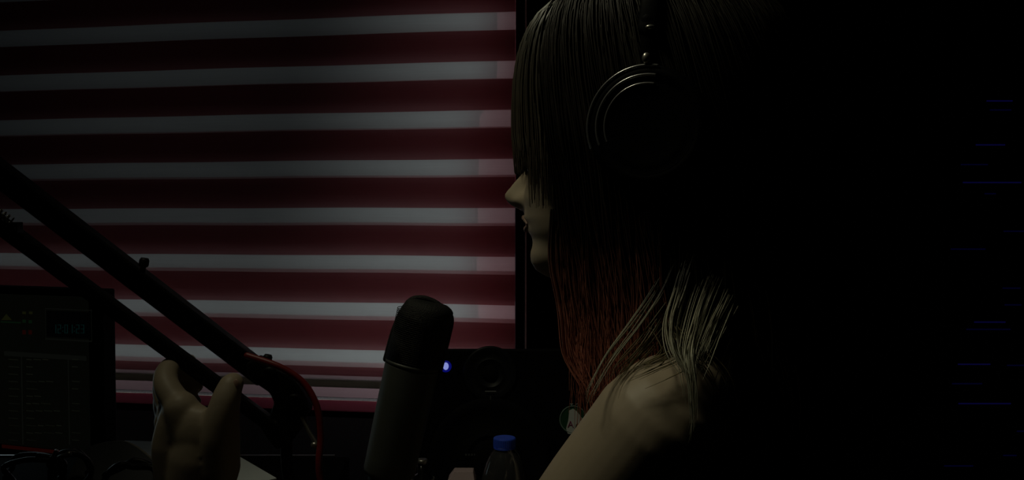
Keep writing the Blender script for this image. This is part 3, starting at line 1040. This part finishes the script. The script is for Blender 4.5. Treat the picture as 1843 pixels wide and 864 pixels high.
# the screen's own faint glow
gl_c = org + sxv * sw_ * .5 + snv * .02 + ZV * shh * .5
area('screen_glow', gl_c, gl_c + snv, .40, .24, 0.11, (0.70, 0.95, 1.0), up=sxv)
mid = org + sxv * sw_ * .5 - snv * -0.0
b = NB(); box(b, Vector((mid.x, mid.y, 0)), sxv, -snv, ZV, (-.03, .031, DZ + .012), (.03, .055, q_br.z + .10)); obj('stand_neck', b, M['plastic_black'], scr, bevel=.004)
b = NB(); box(b, Vector((mid.x, mid.y, 0)), sxv, -snv, ZV, (-.12, -.02, DZ + .0005), (.12, .15, DZ + .012)); obj('stand_foot', b, M['plastic_black'], scr, bevel=.004)

# ------------------------------------------------------------------ equipment rack at the far right
RX0 = P(1700, 400, 1.75)
rk = thing('equipment_rack', 'dark equipment rack with faint blue horizontal lights at the right edge', 'rack', Vector((1.12, 1.70, 0)))
ro = Vector((RX0.x, RX0.y, 0))
b = NB(); box(b, ro, XV, YV, ZV, (0.0, 0.0, 0.0), (0.50, 0.13, 1.85)); obj('cabinet', b, M['plastic_black'], rk, bevel=.004)
rnd = random.Random(9)
bars = [(1766, 1812, 184, 1), (1772, 1810, 200, 0), (1748, 1800, 262, 1), (1722, 1770, 297, 0), (1726, 1830, 329, 1), (1765, 1785, 349, 0), (1800, 1840, 416, 0), (1706, 1768, 448, 0), (1800, 1832, 518, 0), (1804, 1834, 548, 0), (1750, 1806, 579, 1), (1736, 1815, 592, 0), (1722, 1780, 655, 1), (1712, 1766, 690, 0), (1724, 1818, 726, 1), (1700, 1752, 839, 0), (1810, 1843, 657, 0), (1806, 1830, 820, 0), (1830, 1850, 776, 0)]
for (x0, x1, yy, k) in bars:
    q0 = P(x0, yy - 1.2, 1.75); q1 = P(x1, yy + 1.2, 1.75)
    # onto the rack front
    bb_ = NB()
    box(bb_, Vector((0, ro.y, 0)), XV, -YV, ZV, (q0.x, .0125, q1.z), (q1.x, .0135, q0.z))
    obj('indicator_light', bb_, M['bar_blue' if k else 'bar_blue_dim'], rk)
zz = 0.30
units = []
for h in (0.135, 0.09, 0.18, 0.09, 0.135, 0.135, 0.18, 0.09, 0.18, 0.135):
    b = NB(); box(b, ro, XV, -YV, ZV, (0.008, 0.0005, zz), (0.492, 0.012, zz + h - 0.004)); units.append(obj('rack_unit', b, M['plastic_black'], rk, bevel=.002))
    zz += h
b = NB(); box(b, ro, XV, -YV, ZV, (0.47, .0125, .32), (.485, .0135, 1.2)); obj('blue_strip', b, M['bar_blue_dim'], rk)

# ceiling lamp fixture
lf = thing('ceiling_lamp', 'small square ceiling lamp above the desk', 'lamp', lamp_c + Vector((0, 0, .1)))
b = NB(); box(b, lamp_c, XV, YV, ZV, (-.24, -.24, .035), (.24, .24, .0995)); obj('housing', b, M['lamp_white'], lf, bevel=.004)

# ------------------------------------------------------------------ the woman
ZM = P(950, 500, 0.84).z                # chin level
ANG = math.radians(20)
HF = Vector((-math.cos(ANG), math.sin(ANG), 0))      # the way she faces
HS = Vector((-math.sin(ANG), -math.cos(ANG), 0))     # towards the camera
HO = Vector((P(1118, 400, 0.84).x, 0.84, ZM))


def H(f, s, z):
    return HO + HF * f + HS * s + ZV * z


def interp(tab, z):
    if z <= tab[0][0]:
        return tab[0][1]
    for (a, va), (c, vc) in zip(tab, tab[1:]):
        if z <= c:
            t = (z - a) / (c - a)
            t = t * t * (3 - 2 * t) * .35 + t * .65
            return va + (vc - va) * t
    return tab[-1][1]


FR = [(-0.006, .052), (0.0, .073), (.006, .084), (.014, .0885), (.022, .089), (.030, .0860), (.036, .0855), (.043, .0885), (.050, .0900), (.057, .0925), (.064, .0920), (.075, .0925), (.09, .090), (.108, .0885), (.118, .0940), (.130, .0960), (.15, .0935), (.17, .084), (.19, .068), (.205, .050), (.217, .028), (.2245, .004)]
BK = [(-0.006, .010), (0.0, .020), (.02, .045), (.05, .070), (.08, .085), (.11, .095), (.14, .100), (.17, .092), (.19, .076), (.205, .056), (.217, .032), (.2245, .004)]
WD = [(-0.006, .022), (0.0, .034), (.02, .046), (.05, .059), (.08, .066), (.12, .073), (.15, .075), (.17, .070), (.19, .058), (.205, .043), (.217, .025), (.2245, .004)]


def head_bm(bm):
    seg = 160
    rows_ = 190
    rg = []
    g = lambda x, c, w: math.exp(-((x - c) / w) ** 2)
    for j in range(rows_ + 1):
        z = -0.006 + (0.2245 + 0.006) * j / rows_
        fr = interp(FR, z); bk = interp(BK, z); wd_ = interp(WD, z)
        row = []
        for k in range(seg):
            # denser sampling near the face
            a = 2 * PI * k / seg
            a = a - 0.45 * math.sin(a) if True else a
            ca, sa = math.cos(a), math.sin(a)
            e = 2.25
            rf = fr if ca > 0 else bk
            rr = ((abs(ca) / rf) ** e + (abs(sa) / wd_) ** e) ** (-1 / e)
            f = rr * ca; s = rr * sa
            if ca > 0:
                # nose
                if .058 < z < .114:
                    t = (z - .062) / (.112 - .062)
                    if t < 0:
                        pr = 0
                    elif t < .36:
                        u_ = t / .36
                        pr = .0265 * math.sin(u_ * PI / 2) ** .62
                    else:
                        u_ = (t - .36) / .64
                        pr = .0265 * max(0.0, 1 - u_ ** 1.22) ** 1.12
                    wn = .0085 if t > .5 else .0085 + .0040 * (1 - min(1, abs(t - .22) / .28))
                    f += pr * math.exp(-(abs(s) / wn) ** 2.3)
                    # nostril wings
                    f += .0055 * g(z, .073, .006) * (g(abs(s), .0135, .0045))
                # lips
                if abs(s) < .032:
                    f += .0042 * g(z, .0570, .0036) * g(s, 0, .018) + .0048 * g(z, .0455, .0040) * g(s, 0, .016)
                    f -= .0050 * g(z, .0512, .0017) * g(s, 0, .020)
                    f -= .0020 * g(z, .061, .004) * g(s, 0, .003)
                # eye sockets, brow, cheek
                f -= .0090 * g(z, .107, .011) * g(abs(s), .033, .014)
                f += .0060 * g(z, .1065, .0075) * g(abs(s), .032, .010)
                f += .0030 * g(z, .121, .006) * g(abs(s), .028, .018)
                f += .0030 * g(z, .082, .014) * g(abs(s), .036, .014)
            row.append(bm.verts.new(H(f, s, z)))
        rg.append(row)
    for j in range(rows_):
        for k in range(seg):
            bm.faces.new((rg[j][k], rg[j][(k + 1) % seg], rg[j + 1][(k + 1) % seg], rg[j + 1][k]))
    bm.faces.new(list(reversed(rg[0]))); bm.faces.new(rg[-1])


def torso_bm(bm, grow=0.0, z_lo=None, z_hi=None, straps=False):
    """rows: height, centre forward, half width, half depth"""
    T = [(0.50, -.020, .150, .110), (0.56, -.022, .172, .120), (0.64, -.020, .165, .112), (0.72, -.014, .135, .095), (0.78, -.010, .128, .092), (0.86, -.006, .138, .100), (0.94, -.002, .148, .100),
         (1.00, .000, .152, .098), (1.05, -.004, .158, .090), (1.09, -.010, .150, .078), (1.12, -.018, .115, .062), (1.145, -.022, .070, .052), (1.165, -.022, .050, .048)]
    rg = []
    seg = 56
    for (z, cf, w, d_) in T:
        if z_lo is not None and z < z_lo: continue
        if z_hi is not None and z > z_hi: continue
        c = TO + ZV * (z - TO.z) + TF * cf
        rg.append([bm.verts.new(c + TF * (math.copysign(abs(math.cos(2 * PI * k / seg)) ** .9, math.cos(2 * PI * k / seg)) * (d_ + grow)) + TS * (math.copysign(abs(math.sin(2 * PI * k / seg)) ** .85, math.sin(2 * PI * k / seg)) * (w + grow))) for k in range(seg)])
    for j in range(len(rg) - 1):
        for k in range(seg):
            bm.faces.new((rg[j][k], rg[j][(k + 1) % seg], rg[j + 1][(k + 1) % seg], rg[j + 1][k]))
    bm.faces.new(list(reversed(rg[0]))); bm.faces.new(rg[-1])


TA = math.radians(12)
TF = Vector((-math.cos(TA), math.sin(TA), 0)); TS = Vector((-math.sin(TA), -math.cos(TA), 0))
TO = Vector((0.188, 0.885, 0.52))
SN = P(1180, 772, 0.705)                # near shoulder
SFAR = TO + TS * -0.175 + ZV * (1.075 - TO.z) + TF * -.01
ELB = P(800, 1262, 0.78)
WR = P(372, 905, 0.905)

b = NB()
head_bm(b)
tube(b, spline([TO + ZV * (1.08 - TO.z) - TF * .022, H(-.030, 0, -.035), H(-.022, 0, .03), H(-.015, 0, .08)], 6), [.060, .054, .052, .055], 32)
# ears
for s in (1, -1):
    ball(b, H(-.008, s * .071, .095), .018, .010, .031, 20, HF, HS, ZV)
torso_bm(b)
# trapezius to shoulders
for S_ in (SN, SFAR):
    nb_ = TO + ZV * (1.115 - TO.z) - TF * .024
    tube(b, spline([nb_, nb_.lerp(S_, .5) + ZV * .004, S_], 6), [.052, .046, .050], 24)
# arms
tube(b, spline([SN, SN.lerp(ELB, .33) + ZV * .004, SN.lerp(ELB, .7), ELB], 8), [.0515, .0485, .0435, .0385, .0365], 32)
tube(b, spline([ELB, ELB.lerp(WR, .3), ELB.lerp(WR, .7), WR], 8), [.0365, .0385, .034, .028, .0235], 32)
E2 = Vector((0.07, 1.02, 0.80)); W2 = Vector((-0.13, 0.90, 0.792))
tube(b, spline([SFAR, SFAR.lerp(E2, .5), E2], 8), [.050, .044, .036], 28)
tube(b, spline([E2, E2.lerp(W2, .4), W2], 8), [.036, .035, .022], 28)
# far hand resting on the desk
fd = (W2 - E2).normalized(); fs = fd.cross(ZV).normalized()
tube(b, [W2, W2 + fd * .075 - ZV * .008], [.024, .034], 24, flat=.42, flat_dir=ZV)
for i, (o_, l_) in enumerate(((-.030, .070), (-.010, .078), (.010, .072), (.028, .056))):
    a_ = W2 + fd * .075 + fs * o_ - ZV * .008
    tube(b, spline([a_ - fd * .02, a_ + fd * l_ * .45 + ZV * .004, a_ + fd * l_ * .8 - ZV * .004, a_ + fd * l_ - ZV * .010], 4), [.0085, .0078, .0068], 14)
a_ = W2 + fd * .02 - fs * .022
tube(b, spline([a_, a_ + fd * .03 - fs * .022, a_ + fd * .058 - fs * .030], 4), [.011, .0095, .008], 14)


# near hand gripping the lower bar
def HP(px, py, D):
    return P(px, py, D)


mc = {   # knuckle rows
    'index': [HP(326, 735, .893), HP(299, 693, .905), HP(306, 663, .926), HP(338, 652, .944)],
    'middle': [HP(312, 742, .915), HP(296, 700, .935), HP(318, 672, .958), HP(350, 668, .962)],
    'ring': [HP(305, 760, .935), HP(296, 718, .956), HP(322, 696, .972), HP(352, 694, .968)],
    'pinky': [HP(302, 780, .950), HP(300, 746, .968), HP(326, 724, .976), HP(350, 722, .970)],
}
rr_ = {'index': .0118, 'middle': .0112, 'ring': .0106, 'pinky': .0095}
for k, f_ in mc.items():
    r_ = rr_[k]
    tube(b, spline(f_, 6), [r_ * 1.22, r_ * 1.10, r_ * .98, r_ * .82], 18)
    tube(b, spline([WR.lerp(f_[0], .05), WR.lerp(f_[0], .55), f_[0]], 5), [.0200, .0205, r_ * 1.5], 18)
# thumb
TH_ = [HP(392, 838, .893), HP(396, 780, .884), HP(404, 730, .880), HP(414, 698, .884), HP(419, 690, .888)]
tube(b, spline(TH_, 7), [.0225, .0195, .0150, .0125, .0112], 20)
tube(b, [WR, TH_[0], TH_[1]], [.0225, .0225, .018], 20)
# web between thumb and index finger, thumb muscle
tube(b, spline([HP(338, 765, .893), HP(366, 768, .889), HP(396, 768, .884)], 5), [.0165, .0165, .0155], 18)
tube(b, spline([HP(318, 722, .897), HP(345, 748, .892), HP(376, 757, .889), HP(398, 738, .883)], 5), [.0090, .0085, .0085, .0095], 16)
tube(b, spline([HP(352, 880, .902), HP(356, 820, .896), HP(362, 772, .894)], 5), [.030, .0275, .020], 24)
tube(b, spline([HP(318, 860, .908), HP(314, 800, .905), HP(320, 750, .900)], 5), [.022, .0225, .018], 24)
ball(b, HP(356, 785, .886), .024, .015, .030, 24)
tube(b, spline([HP(385, 800, .897), HP(372, 770, .892), HP(350, 745, .894)], 5), [.018, .016, .012], 24)
# legs and feet
HIPZ = 0.58
for s, kx in ((1, 0.0), (-1, 0.0)):
    hip = TO + TS * (.085 * s) + ZV * (HIPZ - TO.z) - TF * .02
    knee = hip + TF * .42 + TS * (.03 * s) - ZV * .015
    ank = knee + TF * .02 - ZV * (knee.z - .09)
    tube(b, spline([hip, hip.lerp(knee, .5), knee], 6), [.085, .072, .055], 28)
    tube(b, spline([knee, knee.lerp(ank, .35) - TF * .012, ank], 6), [.055, .052, .034], 28)
    tube(b, [ank - TF * .035 - ZV * .045, ank + TF * .15 - ZV * .055], [.030, .025], 24, flat=.9, flat_dir=ZV)
woman = obj('person', b, [M['skin']])
rm = woman.modifiers.new('remesh', 'REMESH')
rm.mode = 'VOXEL'; rm.voxel_size = 0.0023; rm.use_smooth_shade = True
sm = woman.modifiers.new('smooth', 'SMOOTH'); sm.factor = 0.5; sm.iterations = 9
tag(woman, 'long-haired woman in profile facing left, gripping the boom arm, bare shoulder', 'person')

# lips, eyes, nail
for s in (1, -1):
    b = NB(); ball(b, H(.0725, s * .032, .107), .0115, seg=20); ball(b, H(.0812, s * .0325, .107), .0035, .0055, .0055, 14, HF, HS, ZV, mi=1)
    obj('eye', b, [M['eye_white'], M['iris']], woman, True)
for (zc, rz, f0) in ((.0567, .0026, .0958), (.0458, .0030, .0935)):
    b = NB(); tube(b, spline([H(f0 - .0085, -.021, .0510), H(f0 - .002, -.010, zc), H(f0 - .0003, 0, zc - .0003), H(f0 - .002, .010, zc), H(f0 - .0085, .021, .0510)], 5), [.0008, rz, rz * 1.05, rz, .0008], 12)
    obj('lip', b, M['lips'], woman, True)
b = NB(); ball(b, HP(425, 693, .877), .0035, .0018, .0060, 16, XV, YV, ZV); obj('thumbnail', b, M['nail'], woman, True)

# clothes
b = NB(); torso_bm(b, 0.006, 0.56, 1.05)
for s in (1, -1):
    a_ = TO + TS * (.085 * s) + ZV * (1.02 - TO.z) + TF * .080
    m_ = TO + TS * (.088 * s) + ZV * (1.128 - TO.z) - TF * .012
    c_ = TO + TS * (.085 * s) + ZV * (1.02 - TO.z) - TF * .098
    tube(b, spline([a_, a_.lerp(m_, .6) + TF * .02, m_, m_.lerp(c_, .4) - TF * .025, c_], 6), .011, 14, flat=1.0)
tk = obj('tank_top', b, M['top_black'], woman, True)
b = NB()
for s in (1, -1):
    hip = TO + TS * (.085 * s) + ZV * (HIPZ - TO.z) - TF * .02
    knee = hip + TF * .42 + TS * (.03 * s) - ZV * .015
    ank = knee + TF * .02 - ZV * (knee.z - .13)
    tube(b, spline([hip, hip.lerp(knee, .5), knee], 6), [.094, .081, .064], 28)
    tube(b, spline([knee, knee.lerp(ank, .35) - TF * .012, ank], 6), [.064, .062, .052], 28)
torso_bm(b, 0.010, 0.50, 0.64)
tr_ = obj('trousers', b, M['trousers'], woman)
rm = tr_.modifiers.new('remesh', 'REMESH'); rm.mode = 'VOXEL'; rm.voxel_size = 0.006; rm.use_smooth_shade = True

# ------------------------------------------------------------------ hair
def strands(name, paths, r, material, seg=3):
    vs_, fs_ = [], []
    for p, rad in paths:
        n = len(p)
        base_i = len(vs_)
        nrm = None
        for i in range(n):
            t = (p[min(i + 1, n - 1)] - p[max(i - 1, 0)])
            t = t.normalized() if t.length > 1e-7 else Vector((0, 0, -1))
            if nrm is None:
                ref = XV if abs(t.x) < .8 else YV
                nrm = (ref - t * ref.dot(t)).normalized()
            else:
                nrm = nrm - t * nrm.dot(t)
                nrm = nrm.normalized() if nrm.length > 1e-6 else XV
            bn = t.cross(nrm)
            s = i / (n - 1)
            w = rad * (1 - 0.75 * max(0, (s - .6) / .4)) * (0.7 + .3 * min(1, s * 5))
            for k in range(seg):
                a = 2 * PI * k / seg
                vs_.append(p[i] + (nrm * math.cos(a) + bn * math.sin(a)) * w)
        for i in range(n - 1):
            for k in range(seg):
                a = base_i + i * seg + k; c = base_i + i * seg + (k + 1) % seg
                fs_.append((a, c, c + seg, a + seg))
    me = bpy.data.meshes.new(name)
    me.from_pydata([tuple(v) for v in vs_], [], fs_)
    me.materials.append(material)
    for q in me.polygons:
        q.use_smooth = True
    me.update()
    o = bpy.data.objects.new(name, me)
    C.objects.link(o)
    o.parent = woman
    return o


rnd = random.Random(21)
HC = (-.022, .0, .128)


def hell(phi, al, e):
    """hair surface: azimuth phi (0 face, 90 near side), polar al from the crown"""
    rf = (.124 if math.cos(phi) > 0 else .132) + e
    rs = .094 + e
    rz = .142 + e
    sa, ca = math.sin(al), max(0.0, math.cos(al))
    k = (sa ** 3.4 + ca ** 3.4) ** (-1 / 3.4)
    return (HC[0] + rf * sa * k * math.cos(phi), rs * sa * k * math.sin(phi), HC[2] + rz * ca * k)


def fall(phi_deg, e, zend, al0, drift_f=0.0, drift_s=0.0, wave=.004):
    phi = math.radians(phi_deg)
    pts = []
    na = 9
    for i in range(na):
        al = al0 + (PI / 2 - al0) * i / (na - 1)
        ph = phi * (0.82 + .18 * i / (na - 1))
        pts.append(H(*hell(ph, al, e)))
    f0, s0_, z0 = hell(phi, PI / 2, e)
    nd = max(4, int((z0 - zend) / .018))
    w0_ = rnd.uniform(0, 6); w1_ = rnd.uniform(0, 6)
    for i in range(1, nd + 1):
        t = i / nd
        z = z0 + (zend - z0) * t
        pts.append(H(f0 + drift_f * t + wave * t * math.sin(w0_ + z * 40), s0_ * (1 - .10 * math.sin(t * PI)) + drift_s * t + wave * t * math.sin(w1_ + z * 36), z))
    return pts


# solid under-layer so the mass reads as one head of hair
b = NB()
seg = 72
rg = []
for i in range(12):
    al = .12 + (PI / 2 - .12) * i / 11
    row = []
    for k in range(seg):
        ph = 2 * PI * k / seg
        f, s, z = hell(ph, al, -.010)
        # keep the face clear
        row.append(b.verts.new(H(f, s, z)))
    rg.append(row)
for i in range(11):
    for k in range(seg):
        b.faces.new((rg[i][k], rg[i][(k + 1) % seg], rg[i + 1][(k + 1) % seg], rg[i + 1][k]))
b.faces.new(rg[0])
# hanging part: only sides and back
low = []
for j in range(12):
    t = j / 11
    z = HC[2] - t * (HC[2] + .13)
    row = []
    for k in range(seg + 1):
        ph = math.radians(74 + (286 - 74) * k / seg)
        f, s, _ = hell(ph, PI / 2, -.010)
        s = s * (1 - .18 * math.sin(min(1, t) * PI))
        f = f - .006 * t
        row.append(b.verts.new(H(f, s, z)))
    low.append(row)
for j in range(11):
    for k in range(seg):
        b.faces.new((low[j][k], low[j][k + 1], low[j + 1][k + 1], low[j + 1][k]))
hb_ = obj('hair', b, M['hair'], woman, True)
so = hb_.modifiers.new('thickness', 'SOLIDIFY'); so.thickness = 0.004; so.offset = -1

paths = []
front_paths = []
for i in range(4200):
    phd = rnd.uniform(58, 302)
    e = rnd.uniform(-.008, .010)
    sgn = 1 if phd < 180 else -1
    back = abs(180 - phd) < 60
    front = phd < 98 or phd > 262
    zend = rnd.gauss(-.20, .05) if back else rnd.uniform(-.13, -.05)
    p = fall(phd, e, zend, rnd.uniform(.05, .75), drift_f=(-.035 if back else (rnd.uniform(-.036, -.020) if front else rnd.uniform(-.01, .010))), drift_s=0, wave=.005)
    (front_paths if front else paths).append((p, .0009))
o = strands('hair_strands', paths, 0, M['hair'])
strands('front_lengths', front_paths, 0, M['hair_red'])

# fringe combed forward over the forehead and temple
paths = []
for i in range(900):
    phd = rnd.uniform(-62, 57)
    e = rnd.uniform(-.010, .004)
    phi = math.radians(phd)
    al0 = rnd.uniform(.05, .8)
    p = []
    zend = .100 + rnd.uniform(-.003, .018) if phd < 40 else rnd.uniform(.065, .112)
    for k in range(10):
        al = al0 + (1.52 - al0) * k / 9
        p.append(H(*hell(phi * (.8 + .2 * k / 9), al, e)))
    f0, s0_, z0 = hell(phi, 1.52, e)
    for k in range(1, 5):
        t = k / 4
        p.append(H(f0 - .004 * t, s0_ * (1 + .10 * t), z0 + (zend - z0) * t))
    paths.append((p, .0010))
strands('fringe', paths, 0, M['hair_fringe'])


def lock(name, guides, count, spread, rad, material, taper=.5):
    paths = []
    for _ in range(count):
        g_ = guides[rnd.randrange(len(guides))]
        ox, oy, od = rnd.gauss(0, spread), rnd.gauss(0, spread * .5), rnd.gauss(0, .004)
        ph = rnd.uniform(0, 6)
        n_ = len(g_)
        cutoff = rnd.uniform(.72, 1.0)
        pts = []
        for j, (x, y, D) in enumerate(g_):
            t = j / (n_ - 1)
            k = 1 - taper * t
            pts.append(P(x + ox * k + 4.5 * math.sin(ph + t * 4), y + oy, D + od))
        p = spline(pts, 5)
        p = p[:max(4, int(len(p) * cutoff))]
        paths.append((p, rad * rnd.uniform(.6, 1.2)))
    return strands(name, paths, 0, material)


# auburn lengths falling in front of the neck
gu = []
for i in range(14):
    t = i / 13
    x = 1008 + 125 * t
    gu.append([(x - 6, 380, .80), (x - 8, 470, .79), (x + 2 + 8 * (1 - t), 560, .785), (x + 20 - 34 * t, 640, .775), (x + 48 - 80 * t, 695 + 12 * math.sin(i), .765), (1062 + 12 * t, 716, .76)])
lock('auburn_lock', gu, 620, 6, .0011, M['hair_red'], .3)
# blond ends over the shoulder
lock('blond_lock', [[(1215, 455, .745), (1185, 520, .735), (1145, 580, .72), (1098, 642, .70), (1066, 700, .682), (1056, 735, .68)]], 8, 8, .0006, M['hair_blond'])
lock('blond_lock', [[(1248, 440, .75), (1225, 520, .72), (1208, 580, .69), (1212, 630, .662), (1232, 668, .652), (1240, 690, .650)]], 24, 9, .0006, M['hair_blond'])
lock('blond_lock', [[(1300, 450, .76), (1268, 530, .72), (1250, 590, .69), (1240, 640, .66), (1246, 700, .648), (1246, 760, .647), (1240, 800, .65)]], 26, 11, .0006, M['hair_blond'], .85)
lock('blond_lock', [[(1335, 440, .78), (1310, 520, .74), (1280, 590, .70), (1262, 640, .67), (1250, 680, .655)]], 26, 13, .0006, M['hair_blond'])
lock('blond_lock', [[(1360, 520, .78), (1345, 580, .75), (1318, 640, .72), (1300, 690, .70), (1296, 740, .69)]], 30, 14, .0008, M['hair'])
lock('shoulder_lock', [[(1200, 560, .74), (1160, 620, .72), (1120, 665, .695), (1095, 700, .68)], [(1220, 600, .72), (1230, 640, .68), (1180, 668, .66), (1130, 690, .665)], [(1240, 600, .72), (1262, 640, .68), (1292, 680, .67), (1310, 720, .67)]], 44, 16, .0006, M['hair_gold'], .2)

# ------------------------------------------------------------------ headphones
cc = P(1162, 226, 0.722)
hpx = thing('headphones', 'black over-ear headphones with glossy ringed cups on the woman head', 'headphones', cc)
axn = (cc - (cc + HS)).normalized() * -1          # outwards, towards the camera
axn = HS.copy()
for s, c in ((1, cc), (-1, H(-.022, -.098, .128 + 0.013))):
    ax_ = axn * s
    b = NB(); lathe(b, c - ax_ * .030, ax_, [(0.036, 0), (0.046, .002), (0.049, .010), (0.047, .016), (.030, .017)], 56); cu = obj('ear_cushion', b, M['plastic_black'], hpx, True)
    b = NB(); lathe(b, c - ax_ * .014, ax_, [(0.048, 0), (0.0505, .003), (0.050, .009), (0.046, .0125), (0.0415, .0135), (0.0395, .0115), (0.0345, .0135), (.030, .0125), (.010, .012)], 72); cp = obj('ear_cup', b, M['cup_black'], hpx, True)
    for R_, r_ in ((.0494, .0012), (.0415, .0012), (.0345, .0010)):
        b = NB(); ring(b, c - ax_ * (.0024 if R_ > .045 else .0008), ax_, R_, r_, 96, 10, a0=min(-.2 * s, 1.95 * s), a1=max(-.2 * s, 1.95 * s)); obj('highlight_arc', b, M['highlight_metal'], hpx, True)  # arcs cut to where the highlight falls, pale tone draws it
top_c = H(-.028, 0, .128 + .160)
near_t = cc + ZV * .052 - axn * .006; far_t = H(-.022, -.098, .141) + ZV * .052 + axn * .006
hb1 = spline([near_t + ZV * .030, near_t + ZV * .062 - axn * .012, top_c + axn * .045 + ZV * -.010, top_c + ZV * .006, top_c - axn * .045 + ZV * -.010, far_t + ZV * .062 + axn * .012, far_t + ZV * .030], 8)
b = NB(); tube(b, hb1, .0085, 16, flat=.35, flat_dir=(hb1[1] - hb1[0]).cross(HF)); obj('headband', b, M['cup_black'], hpx, True)
for s, t_ in ((1, near_t), (-1, far_t)):
    b = NB(); tube(b, [t_ - ZV * .004, t_ + ZV * .034], .0060, 14, flat=.4, flat_dir=HS); y_ = obj('slider', b, M['cup_black'], hpx, True)
    b = NB(); ball(b, t_ + axn * s * .004 + ZV * .003, .0036, .003, .0046); obj('pivot', b, M['dull_metal'], y_, True)
    b = NB(); ball(b, t_ + axn * s * .004 + ZV * .028 + XV * .003, .0040, .003, .0022); obj('adjuster', b, M['dull_metal'], y_, True)

# ------------------------------------------------------------------ stool she sits on
stc_ = Vector((TO.x + .01, TO.y, 0))
stl = thing('office_stool', 'dark round swivel stool under the seated woman', 'stool', stc_)
b = NB(); lathe(b, stc_, ZV, [(.16, .425), (.185, .432), (.190, .450), (.185, .470), (.15, .484)], 48); obj('seat', b, M['top_black'], stl, True)
b = NB(); lathe(b, stc_, ZV, [(.028, .09), (.028, .30), (.018, .30), (.018, .425)], 24); obj('column', b, M['metal_black'], stl, True)
for k in range(5):
    a_ = 2 * PI * k / 5 + .3
    e_ = stc_ + Vector((math.cos(a_) * .25, math.sin(a_) * .25, .065))
    b = NB(); tube(b, [stc_ + ZV * .095, e_], [.018, .012], 14); lg = obj('leg', b, M['metal_black'], stl, True)
    b = NB(); lathe(b, e_ + Vector((-math.sin(a_), math.cos(a_), 0)) * -.012 - ZV * .037, Vector((-math.sin(a_), math.cos(a_), 0)), [(.020, 0), (.027, .003), (.027, .021), (.020, .024)], 24); obj('caster', b, M['plastic_black'], lg, True)
